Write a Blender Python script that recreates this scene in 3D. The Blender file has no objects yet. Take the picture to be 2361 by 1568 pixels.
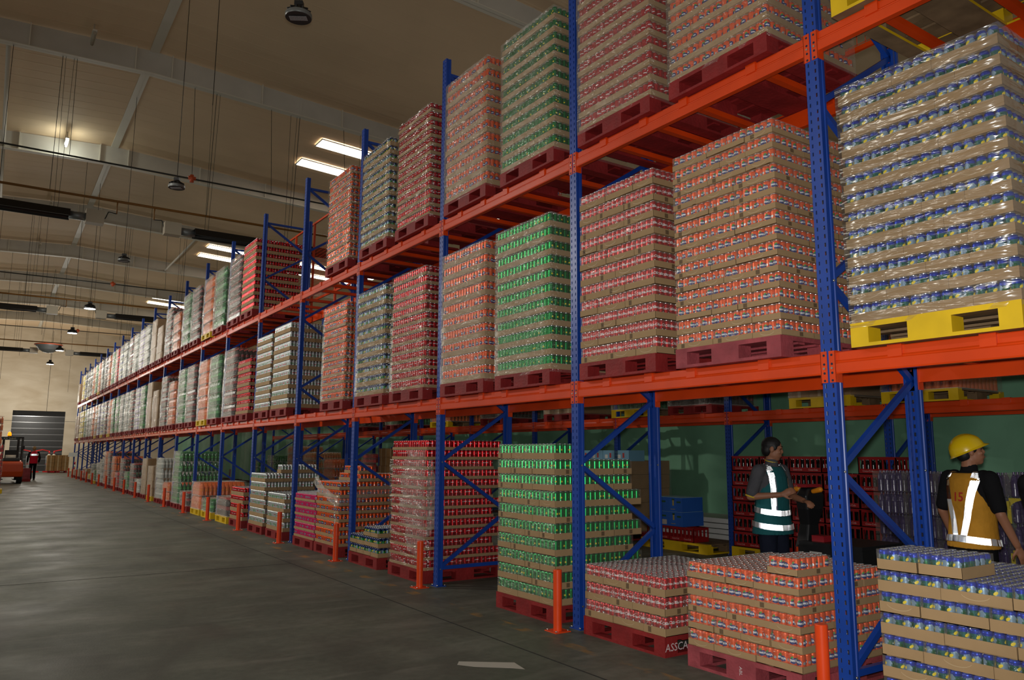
import bpy, math, random
from mathutils import Vector, Matrix
from math import pi, sin, cos, radians
rnd = random.Random(7)
S = bpy.context.scene
COL = S.collection

# ------------------------------------------------------------------ camera
cam_d = bpy.data.cameras.new('camera'); cam = bpy.data.objects.new('camera', cam_d); COL.objects.link(cam)
F_PX, YAW, PITCH, ROLL = 1771.73, 0.593459, 0.146624, 0.004321
CAM = Vector((-4.5954, -3.0394, 1.5826))
fw = Vector((sin(YAW)*cos(PITCH), cos(YAW)*cos(PITCH), sin(PITCH)))
r0 = Vector((cos(YAW), -sin(YAW), 0)); u0 = r0.cross(fw)
rt = r0*cos(ROLL) + u0*sin(ROLL); up = u0*cos(ROLL) - r0*sin(ROLL)
cam.matrix_world = Matrix(((rt.x, up.x, -fw.x, CAM.x), (rt.y, up.y, -fw.y, CAM.y), (rt.z, up.z, -fw.z, CAM.z), (0, 0, 0, 1)))
cam_d.sensor_width = 36.0; cam_d.lens = F_PX*36.0/2361.0; cam_d.clip_start = 0.05; cam_d.clip_end = 300
S.camera = cam

# ------------------------------------------------------------------ exposure, world
S.view_settings.view_transform = 'Standard'; S.view_settings.look = 'None'
S.view_settings.gamma = 1.0; S.view_settings.use_curve_mapping = False
S.view_settings.exposure = 0.22
W = bpy.data.worlds.new('world'); S.world = W; W.use_nodes = True
W.node_tree.nodes['Background'].inputs[0].default_value = (1.0, 0.97, 0.90, 1)
W.node_tree.nodes['Background'].inputs[1].default_value = 0.15

def lamp(name, typ, loc, energy, color=(1, 1, 1), size=0.2, target=None, spot=None):
    d = bpy.data.lights.new(name, typ); d.energy = energy; d.color = color
    if typ == 'AREA': d.shape = 'DISK'; d.size = size
    elif typ in ('POINT', 'SPOT'): d.shadow_soft_size = size
    if spot: d.spot_size = spot; d.spot_blend = 0.6
    o = bpy.data.objects.new(name, d); COL.objects.link(o); o.location = loc
    if target is not None:
        o.rotation_euler = (Vector(target)-Vector(loc)).to_track_quat('-Z', 'Y').to_euler()
    return o
# the camera's flash, a hand above the lens
lamp('camera_flash', 'SPOT', CAM + up*0.075 + fw*0.02, 640, (1.0, 0.98, 0.95), 0.035, CAM + up*0.075 + fw*10 + rt*0.8 - up*0.3, radians(88))
LAMP_Z = 6.83
LAMPS = [(-1.9, 5.65), (-1.9, 13.04), (-1.9, 20.3), (-1.9, 29.0), (-1.9, 36.2), (-1.9, 43.5), (-1.9, 51.2)]
for i, (x, y) in enumerate(LAMPS[3:]):
    lamp('high_bay_light', 'POINT', (x, y, LAMP_Z-0.16), (75, 100, 145, 200)[i], (1.0, 0.95, 0.86), 0.14)
for x in (-1.9, -9.4):
    lamp('back_wall_fill', 'POINT', (x, 64.6, LAMP_Z-1.8), 470, (1.0, 0.95, 0.86), 0.3)  # added lamps without fixtures, only to brighten the back wall
for y, e in ((4.0, 160), (12.5, 1150), (21.0, 700), (30.0, 700)):
    lamp('next_aisle_light', 'SPOT', (-8.6, y, LAMP_Z), e, (1.0, 0.95, 0.86), 0.18, (-3.0, y-1.0, 2.6), radians(130))

# ------------------------------------------------------------------ helpers
def lin(c):
    return tuple(((v/255)/12.92 if v/255 <= 0.04045 else (((v/255)+0.055)/1.055)**2.4) for v in c) + (1,)
MATS = {}
def mat(name, rgb, rough=0.5, metal=0.0, spec=0.5, vary=0.0, scale=8.0, bump=0.0, bscale=40.0, emit=0.0, coat=0.0):
    m = bpy.data.materials.new(name); m.use_nodes = True; nt = m.node_tree; b = nt.nodes['Principled BSDF']
    b.inputs['Base Color'].default_value = lin(rgb); b.inputs['Roughness'].default_value = rough
    b.inputs['Metallic'].default_value = metal; b.inputs['Specular IOR Level'].default_value = spec
    if coat: b.inputs['Coat Weight'].default_value = coat; b.inputs['Coat Roughness'].default_value = 0.12
    if emit: b.inputs['Emission Color'].default_value = lin(rgb); b.inputs['Emission Strength'].default_value = emit
    if vary or bump:
        tc = nt.nodes.new('ShaderNodeTexCoord')
    if vary:
        n = nt.nodes.new('ShaderNodeTexNoise'); n.inputs['Scale'].default_value = scale; n.inputs['Detail'].default_value = 4
        nt.links.new(tc.outputs['Object'], n.inputs['Vector'])
        r = nt.nodes.new('ShaderNodeValToRGB'); c = lin(rgb)
        r.color_ramp.elements[0].position = 0.3; r.color_ramp.elements[1].position = 0.7
        r.color_ramp.elements[0].color = tuple(v*(1-vary) for v in c[:3]) + (1,)
        r.color_ramp.elements[1].color = tuple(min(1, v*(1+vary)) for v in c[:3]) + (1,)
        nt.links.new(n.outputs['Fac'], r.inputs['Fac']); nt.links.new(r.outputs['Color'], b.inputs['Base Color'])
    if bump:
        n2 = nt.nodes.new('ShaderNodeTexNoise'); n2.inputs['Scale'].default_value = bscale
        nt.links.new(tc.outputs['Object'], n2.inputs['Vector'])
        bp = nt.nodes.new('ShaderNodeBump'); bp.inputs['Strength'].default_value = bump; bp.inputs['Distance'].default_value = 0.02
        nt.links.new(n2.outputs['Fac'], bp.inputs['Height']); nt.links.new(bp.outputs['Normal'], b.inputs['Normal'])
    MATS[name] = m
    return m

class MB:
    """collects faces, builds one mesh"""
    def __init__(s): s.v = []; s.f = []; s.m = []; s.mats = []; s.sm = []
    def mi(s, m):
        m = MATS[m] if isinstance(m, str) else m
        if m not in s.mats: s.mats.append(m)
        return s.mats.index(m)
    def face(s, pts, m, smooth=False):
        k = len(s.v); s.v += [tuple(p) for p in pts]; s.f.append(tuple(range(k, k+len(pts)))); s.m.append(s.mi(m)); s.sm.append(smooth)
    def grid(s, rows, m, close=False, smooth=True, capa=False, capb=False):
        k = len(s.v); n = len(rows[0]); i = s.mi(m)
        for r in rows: s.v += [tuple(p) for p in r]
        for a in range(len(rows)-1):
            for b in range(n if close else n-1):
                c = (b+1) % n
                s.f.append((k+a*n+b, k+a*n+c, k+(a+1)*n+c, k+(a+1)*n+b)); s.m.append(i); s.sm.append(smooth)
        if capa: s.f.append(tuple(k+b for b in range(n))[::-1]); s.m.append(i); s.sm.append(False)
        if capb: s.f.append(tuple(k+(len(rows)-1)*n+b for b in range(n))); s.m.append(i); s.sm.append(False)
    def box(s, x0, x1, y0, y1, z0, z1, m, skip=''):
        p = [(x0, y0, z0), (x1, y0, z0), (x1, y1, z0), (x0, y1, z0), (x0, y0, z1), (x1, y0, z1), (x1, y1, z1), (x0, y1, z1)]
        for key, q in (('b', (0, 3, 2, 1)), ('t', (4, 5, 6, 7)), ('f', (0, 1, 5, 4)), ('k', (2, 3, 7, 6)), ('l', (3, 0, 4, 7)), ('r', (1, 2, 6, 5))):
            if key not in skip:
                k = len(s.v); s.v += [p[i] for i in q]; s.f.append((k, k+1, k+2, k+3)); s.m.append(s.mi(m)); s.sm.append(False)
    def bar(s, p, q, w, h, m, upv=(0, 0, 1)):
        p = Vector(p); q = Vector(q); d = (q-p).normalized(); u = Vector(upv)
        if abs(d.dot(u)) > 0.95: u = Vector((1, 0, 0))
        a = d.cross(u).normalized()*w/2; b = a.cross(d).normalized()*h/2
        s.grid([[p+a+b, p-a+b, p-a-b, p+a-b], [q+a+b, q-a+b, q-a-b, q+a-b]], m, close=True, smooth=False, capa=True, capb=True)
    def tube(s, p, q, r, m, n=10, r2=None, caps=True, smooth=True):
        p = Vector(p); q = Vector(q); d = (q-p).normalized(); u = Vector((0, 0, 1)) if abs(d.z) < 0.9 else Vector((1, 0, 0))
        a = d.cross(u).normalized(); b = a.cross(d); r2 = r if r2 is None else r2
        ring = lambda c, rr: [c + (a*cos(2*pi*i/n) + b*sin(2*pi*i/n))*rr for i in range(n)]
        s.grid([ring(p, r), ring(q, r2)], m, close=True, smooth=smooth, capa=caps, capb=caps)
    def path(s, pts, r, m, n=8):
        for a, b in zip(pts, pts[1:]): s.tube(a, b, r, m, n)
    def lathe(s, prof, m, n=16, c=(0, 0, 0), capa=True, capb=True, smooth=True):
        """prof: (r, z) pairs or (r, z, material of the band above)"""
        cx, cy, cz = c
        ring = lambda r, z: [(cx+r*cos(2*pi*i/n), cy+r*sin(2*pi*i/n), cz+z) for i in range(n)]
        for j in range(len(prof)-1):
            mm = prof[j][2] if len(prof[j]) > 2 else m
            s.grid([ring(*prof[j][:2]), ring(*prof[j+1][:2])], mm, close=True, smooth=smooth)
        if capa: s.face(ring(*prof[0][:2])[::-1], m)
        if capb: s.face(ring(*prof[-1][:2]), m)
    def add(s, o, T=None):
        k = len(s.v); s.v += [tuple(T @ Vector(p)) if T is not None else p for p in o.v]
        mp = [s.mi(m) for m in o.mats]
        s.f += [tuple(i+k for i in f) for f in o.f]; s.m += [mp[i] for i in o.m]; s.sm += o.sm
        return s
    def mesh(s, name, weld=False):
        me = bpy.data.meshes.new(name); me.from_pydata(s.v, [], s.f)
        for m in s.mats: me.materials.append(m)
        me.polygons.foreach_set('material_index', s.m); me.polygons.foreach_set('use_smooth', s.sm)
        me.update()
        if weld:
            import bmesh
            bm = bmesh.new(); bm.from_mesh(me); bmesh.ops.remove_doubles(bm, verts=bm.verts, dist=0.0004); bm.to_mesh(me); bm.free()
        return me

def obj(name, mesh, parent=None, loc=(0, 0, 0), rz=0.0):
    if isinstance(mesh, MB): mesh = mesh.mesh(name)
    o = bpy.data.objects.new(name, mesh); COL.objects.link(o); o.location = loc
    if rz: o.rotation_euler = (0, 0, rz)
    if parent is not None: o.parent = parent
    return o
def empty(name, loc=(0, 0, 0), rz=0.0):
    o = bpy.data.objects.new(name, None); COL.objects.link(o); o.location = loc; o.rotation_euler = (0, 0, rz); o.empty_display_size = 0.1
    return o
def tag(o, label, cat, group=None):
    o['label'] = label; o['category'] = cat
    if group: o['group'] = group
    return o
def struct(name, mesh):
    o = obj(name, mesh); o['kind'] = 'structure'; return o
def stuff(o): o['kind'] = 'stuff'; return o
ORD = ['first', 'second', 'third', 'fourth', 'fifth', 'sixth', 'seventh', 'eighth', 'ninth', 'tenth', 'eleventh', 'twelfth', 'thirteenth', 'fourteenth',
       'fifteenth', 'sixteenth', 'seventeenth', 'eighteenth', 'nineteenth', 'twentieth', 'twenty-first', 'twenty-second', 'twenty-third']

def text_mb(txt, size, m, shear=0.0, bold=0.0):
    """flat text in the XY plane, centred, as an MB"""
    cu = bpy.data.curves.new('letters', 'FONT'); cu.body = txt; cu.size = size; cu.align_x = 'CENTER'; cu.align_y = 'CENTER'
    cu.shear = shear; cu.resolution_u = 2; cu.offset = bold
    o = bpy.data.objects.new('letters', cu); me = o.to_mesh()
    b = MB(); b.v = [tuple(v.co) for v in me.vertices]; b.mi(m)
    for p in me.polygons: b.f.append(tuple(p.vertices)); b.m.append(0); b.sm.append(False)
    o.to_mesh_clear(); bpy.data.objects.remove(o); bpy.data.curves.remove(cu)
    return b
def place_flat(b, origin, ux, uy, off=0.0):
    """put a flat MB (XY) on a plane spanned by ux, uy"""
    ux = Vector(ux); uy = Vector(uy); n = ux.cross(uy); o = Vector(origin) + n*off
    r = MB(); r.v = [tuple(o + ux*x + uy*y) for x, y, z in b.v]; r.f = b.f; r.m = b.m; r.sm = b.sm; r.mats = b.mats
    return r

# ------------------------------------------------------------------ materials
mat('rack_blue', (18, 62, 150), 0.38, 0, 0.5, 0.12, 3.0)
mat('rack_orange', (214, 66, 14), 0.30, 0, 0.5, 0.10, 3.0)
mat('bolt_steel', (205, 205, 200), 0.25, 0.9)
mat('hole_dark', (20, 26, 52), 0.7)
mat('bollard_orange', (226, 70, 18), 0.35, 0, 0.5, 0.06, 6)
mat('pallet_red', (134, 34, 34), 0.6, 0, 0.3, 0.22, 5, 0.25, 30)
mat('pallet_pink', (150, 66, 72), 0.65, 0, 0.3, 0.25, 6, 0.3, 30)
mat('pallet_yellow', (222, 182, 18), 0.5, 0, 0.4, 0.10, 5)
mat('pallet_wood', (122, 100, 74), 0.75, 0, 0.2, 0.25, 6)
mat('stencil_white', (205, 190, 190), 0.7)
mat('cardboard', (164, 135, 98), 0.72, 0, 0.25, 0.07, 5)
mat('cardboard_side', (164, 130, 90), 0.75, 0, 0.25, 0.07, 5)
mat('cardboard_print', (104, 82, 56), 0.75)
mat('tape_and_glare', (188, 164, 128), 0.45)  # pale carton tape, also the glare painted on tray tabs
mat('carton_brown', (158, 122, 78), 0.75, 0, 0.25, 0.10, 4)
mat('can_metal', (182, 184, 184), 0.28, 0.85)
mat('can_red', (196, 26, 34), 0.30, 0.6, 0.6)
mat('can_darkred', (140, 6, 14), 0.3, 0.3)
mat('can_orange', (240, 92, 30), 0.3, 0.4, 0.6)
mat('can_navy', (24, 44, 112), 0.35, 0.1)
mat('can_leaf', (52, 150, 50), 0.4)
mat('can_green', (22, 150, 74), 0.27, 0.85, 0.6)
mat('can_darkgreen', (12, 92, 48), 0.3, 0.5)
mat('can_blue', (34, 66, 190), 0.28, 0.6, 0.6)
mat('can_teal', (20, 96, 92), 0.3, 0.35)
mat('can_yellow', (232, 206, 40), 0.4)
mat('can_white', (226, 228, 226), 0.35, 0.1)
mat('can_silver', (198, 202, 202), 0.32, 0.6)
mat('can_pink', (206, 28, 98), 0.3, 0.25, 0.6)
mat('can_splash_glare', (136, 164, 186), 0.32, 0.4)
mat('can_black', (24, 20, 22), 0.4)
mat('can_nightblue', (22, 36, 92), 0.28, 0.35, 0.6)
mat('pet_cola', (40, 22, 22), 0.16, 0, 0.7)
mat('pet_green', (22, 104, 54), 0.16, 0, 0.7)
mat('pet_orange', (222, 104, 36), 0.18, 0, 0.7)
mat('pet_clear', (170, 176, 170), 0.18, 0, 0.7)
mat('pet_yellow', (224, 200, 40), 0.2, 0, 0.7)
mat('pet_lilac', (176, 168, 196), 0.25, 0, 0.6)
mat('pet_purple', (46, 30, 84), 0.22, 0, 0.7)
mat('pet_amber', (190, 130, 66), 0.2, 0, 0.7)
mat('label_red', (132, 24, 28), 0.35)
mat('label_white', (220, 222, 216), 0.4)
mat('label_green', (60, 150, 70), 0.4)
mat('label_blue', (44, 70, 150), 0.4)
mat('label_orange', (226, 120, 30), 0.4)
mat('cap_red', (190, 24, 24), 0.4)
mat('cap_white', (226, 224, 214), 0.4)
mat('cap_green', (40, 140, 60), 0.4)
mat('cap_orange', (226, 110, 30), 0.4)
mat('crate_red', (150, 20, 22), 0.5, 0, 0.4, 0.08, 4)
mat('bottle_dark', (20, 24, 20), 0.15, 0, 0.7)
mat('lettering_pale', (206, 150, 146), 0.6)
mat('steel_grey', (120, 124, 124), 0.45, 0.6)
mat('black_paint', (22, 22, 22), 0.55)
mat('lamp_black', (30, 30, 31), 0.5)
mat('lamp_rim', (120, 122, 120), 0.4, 0.4)
mat('led_off', (150, 146, 146), 0.35)
mat('led_on', (255, 250, 236), 0.4, emit=7.0)
mat('tube_on', (226, 240, 255), 0.4, emit=9.0)
mat('skylight_glow', (255, 252, 244), 0.4, emit=6.0)
mat('heater_black', (20, 18, 17), 0.5)
mat('heater_cream', (170, 160, 140), 0.5)
mat('gas_yellow', (128, 84, 20), 0.5)
mat('pipe_dark', (52, 52, 46), 0.5, 0.3)
mat('wire', (40, 38, 32), 0.5, 0.4)
mat('valve_orange', (190, 76, 30), 0.5)
mat('steel_white', (182, 172, 152), 0.6)
mat('beacon', (255, 120, 12), 0.3, emit=2.2)

# stretch film: clear, wrinkled, catches light
def film_mat(name, alpha, haze_mix, bscale, bstr, graze=0.5, frough=0.2, stretch=(1, 1, 2.6), dist=0.8):
    m = bpy.data.materials.new(name); m.use_nodes = True; nt = m.node_tree; nt.nodes.clear()
    out = nt.nodes.new('ShaderNodeOutputMaterial'); tr = nt.nodes.new('ShaderNodeBsdfTransparent')
    gl = nt.nodes.new('ShaderNodeBsdfGlossy'); gl.inputs['Roughness'].default_value = frough; gl.inputs['Color'].default_value = (0.95, 0.95, 0.92, 1)
    df = nt.nodes.new('ShaderNodeBsdfDiffuse'); df.inputs['Color'].default_value = (0.86, 0.80, 0.70, 1)  # cream haze in the colour imitates glare on the film
    tc = nt.nodes.new('ShaderNodeTexCoord'); mp = nt.nodes.new('ShaderNodeMapping'); mp.inputs['Scale'].default_value = stretch
    n = nt.nodes.new('ShaderNodeTexNoise'); n.inputs['Scale'].default_value = bscale; n.inputs['Detail'].default_value = 3; n.inputs['Distortion'].default_value = dist
    geo = nt.nodes.new('ShaderNodeNewGeometry')
    nt.links.new(geo.outputs['Position'], mp.inputs['Vector']); nt.links.new(mp.outputs['Vector'], n.inputs['Vector'])
    bp = nt.nodes.new('ShaderNodeBump'); bp.inputs['Strength'].default_value = bstr; bp.inputs['Distance'].default_value = 0.06
    nt.links.new(n.outputs['Fac'], bp.inputs['Height']); nt.links.new(bp.outputs['Normal'], gl.inputs['Normal'])
    mx = nt.nodes.new('ShaderNodeMixShader'); mx.inputs[0].default_value = haze_mix
    nt.links.new(gl.outputs[0], mx.inputs[1]); nt.links.new(df.outputs[0], mx.inputs[2])
    lw = nt.nodes.new('ShaderNodeLayerWeight'); lw.inputs['Blend'].default_value = 0.35
    ma = nt.nodes.new('ShaderNodeMath'); ma.operation = 'MULTIPLY_ADD'; ma.inputs[1].default_value = graze; ma.inputs[2].default_value = alpha
    ma.use_clamp = True
    nt.links.new(lw.outputs['Facing'], ma.inputs[0])
    m2 = nt.nodes.new('ShaderNodeMixShader'); nt.links.new(ma.outputs[0], m2.inputs[0])
    nt.links.new(tr.outputs[0], m2.inputs[1]); nt.links.new(mx.outputs[0], m2.inputs[2]); nt.links.new(m2.outputs[0], out.inputs[0])
    MATS[name] = m
film_mat('stretch_film', 0.16, 0.10, 4.0, 1.0, 0.22, 0.22, (0.6, 0.6, 3.2), 0.3)
film_mat('thin_film', 0.06, 0.10, 5.0, 1.0, 0.12, 0.2, (0.7, 0.7, 3.0), 0.3)
film_mat('shrink_film', 0.06, 0.42, 12.0, 0.6, 0.28, 0.2)
film_mat('loose_film', 0.22, 0.25, 22.0, 1.0)
# ------------------------------------------------------------------ floor, walls, roof
def nodes(m): return m.node_tree.nodes, m.node_tree.links
def concrete():
    m = bpy.data.materials.new('concrete'); m.use_nodes = True; N, L = nodes(m); b = N['Principled BSDF']
    tc = N.new('ShaderNodeTexCoord')
    def noise(scale, detail=5, sc=(1, 1, 1), dist=0.0):
        mp = N.new('ShaderNodeMapping'); mp.inputs['Scale'].default_value = sc; L.new(tc.outputs['Object'], mp.inputs['Vector'])
        n = N.new('ShaderNodeTexNoise'); n.inputs['Scale'].default_value = scale; n.inputs['Detail'].default_value = detail; n.inputs['Distortion'].default_value = dist
        L.new(mp.outputs['Vector'], n.inputs['Vector']); return n
    def ramp(n, p0, p1, c0, c1):
        r = N.new('ShaderNodeValToRGB'); r.color_ramp.elements[0].position = p0; r.color_ramp.elements[1].position = p1
        r.color_ramp.elements[0].color = c0; r.color_ramp.elements[1].color = c1; L.new(n.outputs['Fac'], r.inputs['Fac']); return r
    def mix(fac, a, bb, mode='MIX'):
        x = N.new('ShaderNodeMix'); x.data_type = 'RGBA'; x.blend_type = mode
        if isinstance(fac, float): x.inputs[0].default_value = fac
        else: L.new(fac, x.inputs[0])
        for i, v in ((6, a), (7, bb)):
            if isinstance(v, tuple): x.inputs[i].default_value = v
            else: L.new(v, x.inputs[i])
        return x.outputs[2]
    def math(op, a, v=None):
        q = N.new('ShaderNodeMath'); q.operation = op
        L.new(a, q.inputs[0]) if not isinstance(a, float) else None
        if v is not None:
            if isinstance(v, float): q.inputs[1].default_value = v
            else: L.new(v, q.inputs[1])
        return q.outputs[0]
    base = ramp(noise(0.9, 7), 0.3, 0.72, lin((82, 86, 76)), lin((110, 113, 100))).outputs[0]
    fine = ramp(noise(14, 5), 0.35, 0.7, (0.78, 0.78, 0.78, 1), (1, 1, 1, 1)).outputs[0]
    c = mix(1.0, base, fine, 'MULTIPLY')
    streak = ramp(noise(1.2, 4, (0.8, 3.0, 1), 0.8), 0.50, 0.70, (0, 0, 0, 1), (1, 1, 1, 1)).outputs[0]     # tyre-worn streaks
    c = mix(math('MULTIPLY', streak, 0.2), c, lin((150, 147, 136)))
    dirt = ramp(noise(0.55, 6, (1.6, 0.7, 1), 1.0), 0.50, 0.72, (0, 0, 0, 1), (0.6, 0.6, 0.6, 1)).outputs[0]
    c = mix(dirt, c, lin((66, 64, 58)))
    # worn yellow line in front of the rack
    sx = N.new('ShaderNodeSeparateXYZ'); L.new(tc.outputs['Object'], sx.inputs[0])
    band = math('LESS_THAN', math('ABSOLUTE', math('ADD', sx.outputs['X'], 0.42)), 0.06)
    wear = ramp(noise(5.0, 6, (1, 0.6, 1)), 0.50, 0.66, (0, 0, 0, 1), (0.62, 0.62, 0.62, 1)).outputs[0]
    c = mix(math('MULTIPLY', band, wear), c, lin((168, 120, 42)))
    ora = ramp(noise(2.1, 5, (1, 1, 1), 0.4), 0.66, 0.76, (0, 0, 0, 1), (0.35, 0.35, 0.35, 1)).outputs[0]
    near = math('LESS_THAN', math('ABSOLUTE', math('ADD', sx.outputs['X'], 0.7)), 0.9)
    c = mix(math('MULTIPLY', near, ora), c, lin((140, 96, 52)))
    L.new(c, b.inputs['Base Color'])
    rr = ramp(noise(1.3, 5), 0.3, 0.7, (0.46, 0.46, 0.46, 1), (0.66, 0.66, 0.66, 1)); L.new(rr.outputs[0], b.inputs['Roughness'])
    bp = N.new('ShaderNodeBump'); bp.inputs['Strength'].default_value = 0.12; bp.inputs['Distance'].default_value = 0.01
    nb = noise(60, 4); L.new(nb.outputs['Fac'], bp.inputs['Height']); L.new(bp.outputs['Normal'], b.inputs['Normal'])
    b.inputs['Specular IOR Level'].default_value = 0.3
    MATS['concrete'] = m
concrete()
def plaster():
    m = bpy.data.materials.new('plaster'); m.use_nodes = True; N, L = nodes(m); b = N['Principled BSDF']
    tc = N.new('ShaderNodeTexCoord'); mp = N.new('ShaderNodeMapping'); mp.inputs['Scale'].default_value = (0.5, 1, 1.5); L.new(tc.outputs['Object'], mp.inputs['Vector'])
    n = N.new('ShaderNodeTexNoise'); n.inputs['Scale'].default_value = 0.9; n.inputs['Detail'].default_value = 7; n.inputs['Distortion'].default_value = 0.5; L.new(mp.outputs['Vector'], n.inputs['Vector'])
    r = N.new('ShaderNodeValToRGB'); r.color_ramp.elements[0].position = 0.3; r.color_ramp.elements[1].position = 0.65
    r.color_ramp.elements[0].color = lin((196, 180, 154)); r.color_ramp.elements[1].color = lin((218, 206, 184)); L.new(n.outputs['Fac'], r.inputs['Fac'])
    L.new(r.outputs[0], b.inputs['Base Color']); b.inputs['Roughness'].default_value = 0.85
    MATS['plaster'] = m
plaster()
mat('roof_sheet', (236, 208, 172), 0.7, 0, 0.3, 0.06, 0.4)
mat('girder', (206, 202, 192), 0.6, 0, 0.3, 0.08, 1.0)
mat('girder_edge', (226, 220, 204), 0.5)
mat('door_slat', (60, 60, 60), 0.4, 0.3, 0.5, 0.06, 3)
mat('door_rail', (150, 150, 150), 0.25, 0.7)
mat('door_gap', (24, 23, 22), 0.8)
mat('tarp_green', (116, 166, 134), 0.6, 0, 0.3, 0.14, 1.5)
mat('joint_dark', (34, 33, 30), 0.8)
mat('paint_white', (176, 172, 160), 0.7)
mat('skirting_red', (86, 26, 24), 0.7)

YB = 70.0
b = MB()
g = 12
xs = [-14, -9, -6, -3, 0, 6.9, 17]; ys = [-6, 0, 6, 14, 26, 45, YB]
for a in range(len(xs)-1):
    for c in range(len(ys)-1):
        b.face([(xs[a], ys[c], 0), (xs[a+1], ys[c], 0), (xs[a+1], ys[c+1], 0), (xs[a], ys[c+1], 0)], 'concrete')
fl = struct('floor', b.mesh('floor', weld=True))
b = MB()      # saw-cut joint running down the aisle and two across it
b.box(-0.838, -0.826, -6, 26.0, 0.0005, 0.0025, 'joint_dark'); b.box(-0.43, -0.42, 24, YB, 0.0005, 0.0025, 'joint_dark')
for y in (8.2, 20.2, 36.2): b.box(-14, -0.83, y, y+0.010, 0.0005, 0.002, 'joint_dark')
obj('floor_joint', b, fl)
b = MB()
pts = [(-1.46, 2.32), (-1.12, 2.06), (-1.16, 1.86), (-1.22, 1.93), (-1.44, 2.12), (-1.52, 2.24)]
b.face([(x, y, 0.002) for x, y in pts], 'paint_white')
obj('paint_patch', b, fl)

# back wall around the roller door
DX0, DX1, DH = -3.2, 0.45, 4.82
b = MB()
b.box(-14, DX0, YB, YB+0.3, 0, 12, 'plaster'); b.box(DX1, 17, YB, YB+0.3, 0, 12, 'plaster'); b.box(DX0, DX1, YB, YB+0.3, DH, 12, 'plaster')
wb = struct('wall_back', b)
b = MB()
for x in (-6.6, -0.9, 5.4): b.box(x-0.012, x+0.012, YB-0.006, YB, (DH if DX0 < x < DX1 else 0), 11.4, 'joint_dark')
b.box(-14, DX0, YB-0.006, YB, 4.0, 4.02, 'joint_dark'); b.box(DX1, 17, YB-0.006, YB, 4.0, 4.02, 'joint_dark')
obj('panel_joint', b, wb)
d1 = empty('door_1', (0, YB+0.16, 0)); d1['kind'] = 'structure'
hs = DH-0.42; n = 9
for i in range(n):
    s = MB(); z0 = i*hs/n; s.box(DX0, DX1, 0, 0.05, z0+0.02, z0+hs/n-0.02, 'door_slat'); s.box(DX0, DX1, -0.012, 0.04, z0+hs/n-0.03, z0+hs/n+0.015, 'door_rail')
    obj('slat', s, d1)
s = MB(); s.box(DX0, DX1, 0.02, 0.10, hs, DH, 'door_gap'); obj('shadow_box', s, d1)
b = MB(); b.box(16.8, 17, -6, YB, 0, 12, 'plaster'); struct('wall_right', b)

# roof: ridge over the aisle, ribbed sheet falling both ways
RX, RZ = -1.93, 11.72
zr = lambda x: RZ - 0.055*abs(x-RX)
def roof_slope(name, xa, xb):
    b = MB(); y = -4.0; prof = []
    while y < YB+0.2:
        prof += [(y, 0), (y+0.44, 0), (y+0.46, 0.0035), (y+0.49, 0.0035), (y+0.51, 0)]; y += 0.51
    xsr = [xa, (xa+xb)/2, xb]
    b.grid([[(x, yy, zr(x)-dz) for yy, dz in prof] for x in xsr], 'roof_sheet', smooth=False)
    return struct(name, b)
roof_slope('ceiling_left', -14, RX); roof_slope('ceiling_right', RX, 17)
b = MB(); b.box(RX-0.11, RX+0.11, -4, YB, RZ-0.05, RZ-0.026, 'girder_edge'); struct('trim_ridge', b)
for k in range(8):                                   # rafters
    y = 9.79 + 7.5*k
    if y > YB-1: break
    o = empty('trim_rafter', (0, y, 0)); o['kind'] = 'structure'
    sof = lambda x: zr(x) - 0.66 + 0.018*abs(x-RX)
    w = MB(); rows = []
    for x in (-14, -8, RX, 5, 11, 16.8): rows.append([(x, -0.006, sof(x)), (x, -0.006, zr(x)-0.02), (x, 0.006, zr(x)-0.02), (x, 0.006, sof(x))])
    w.grid(rows, 'girder', close=True, smooth=False); obj('web', w, o)
    for nm, dz, t in (('flange', 0, 0.016),):
        w = MB(); rows = []
        for x in (-14, -8, RX, 5, 11, 16.8): rows.append([(x, -0.11, sof(x)), (x, -0.11, sof(x)+t), (x, 0.11, sof(x)+t), (x, 0.11, sof(x))])
        w.grid(rows, 'girder_edge', close=True, smooth=False); obj(nm, w, o)
    for x in (-4.6, -2.35, -1.5, 0.8, 3.1, 5.6):
        w = MB(); w.box(x-0.012, x+0.012, -0.10, -0.006, sof(x)+0.016, zr(x)-0.02, 'girder_edge'); obj('stiffener', w, o)
    for x in (1.9, 4.6):
        w = MB(); w.box(x-0.03, x+0.03, -0.02, 0.02, sof(x), zr(x)-0.02, 'girder'); obj('splice_plate', w, o)
for (ya, yb, x) in ((24.79, 32.29, -5.0), (32.29, 39.79, 2.3), (17.29, 24.79, -5.0)):      # purlin struts between rafters
    w = MB(); w.tube((x, ya, zr(x)-0.5), (x, yb, zr(x)-0.5), 0.05, 'girder_edge', 8); struct('trim_strut', w)
# skylights in the right slope
k = 0
for y0 in (19.5, 34.6, 49.6):
    for dy in (0.0, 1.95):
        k += 1
        o = empty('window_%d' % k, (0, y0+dy, 0)); o['kind'] = 'structure'
        w = MB(); xa, xb = 3.35, 12.0
        w.face([(xa, 0, zr(xa)-0.045), (xa, 0.62, zr(xa)-0.045), (xb, 0.62, zr(xb)-0.045), (xb, 0, zr(xb)-0.045)], 'skylight_glow'); obj('pane', w, o)
        w = MB()
        for yy in (-0.03, 0.62): w.bar((xa, yy+0.015, zr(xa)-0.04), (xb, yy+0.015, zr(xb)-0.04), 0.03, 0.03, 'girder_edge')
        w.box(xa-0.03, xa, -0.03, 0.65, zr(xa)-0.055, zr(xa)-0.025, 'girder_edge'); obj('window_frame', w, o)

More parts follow.
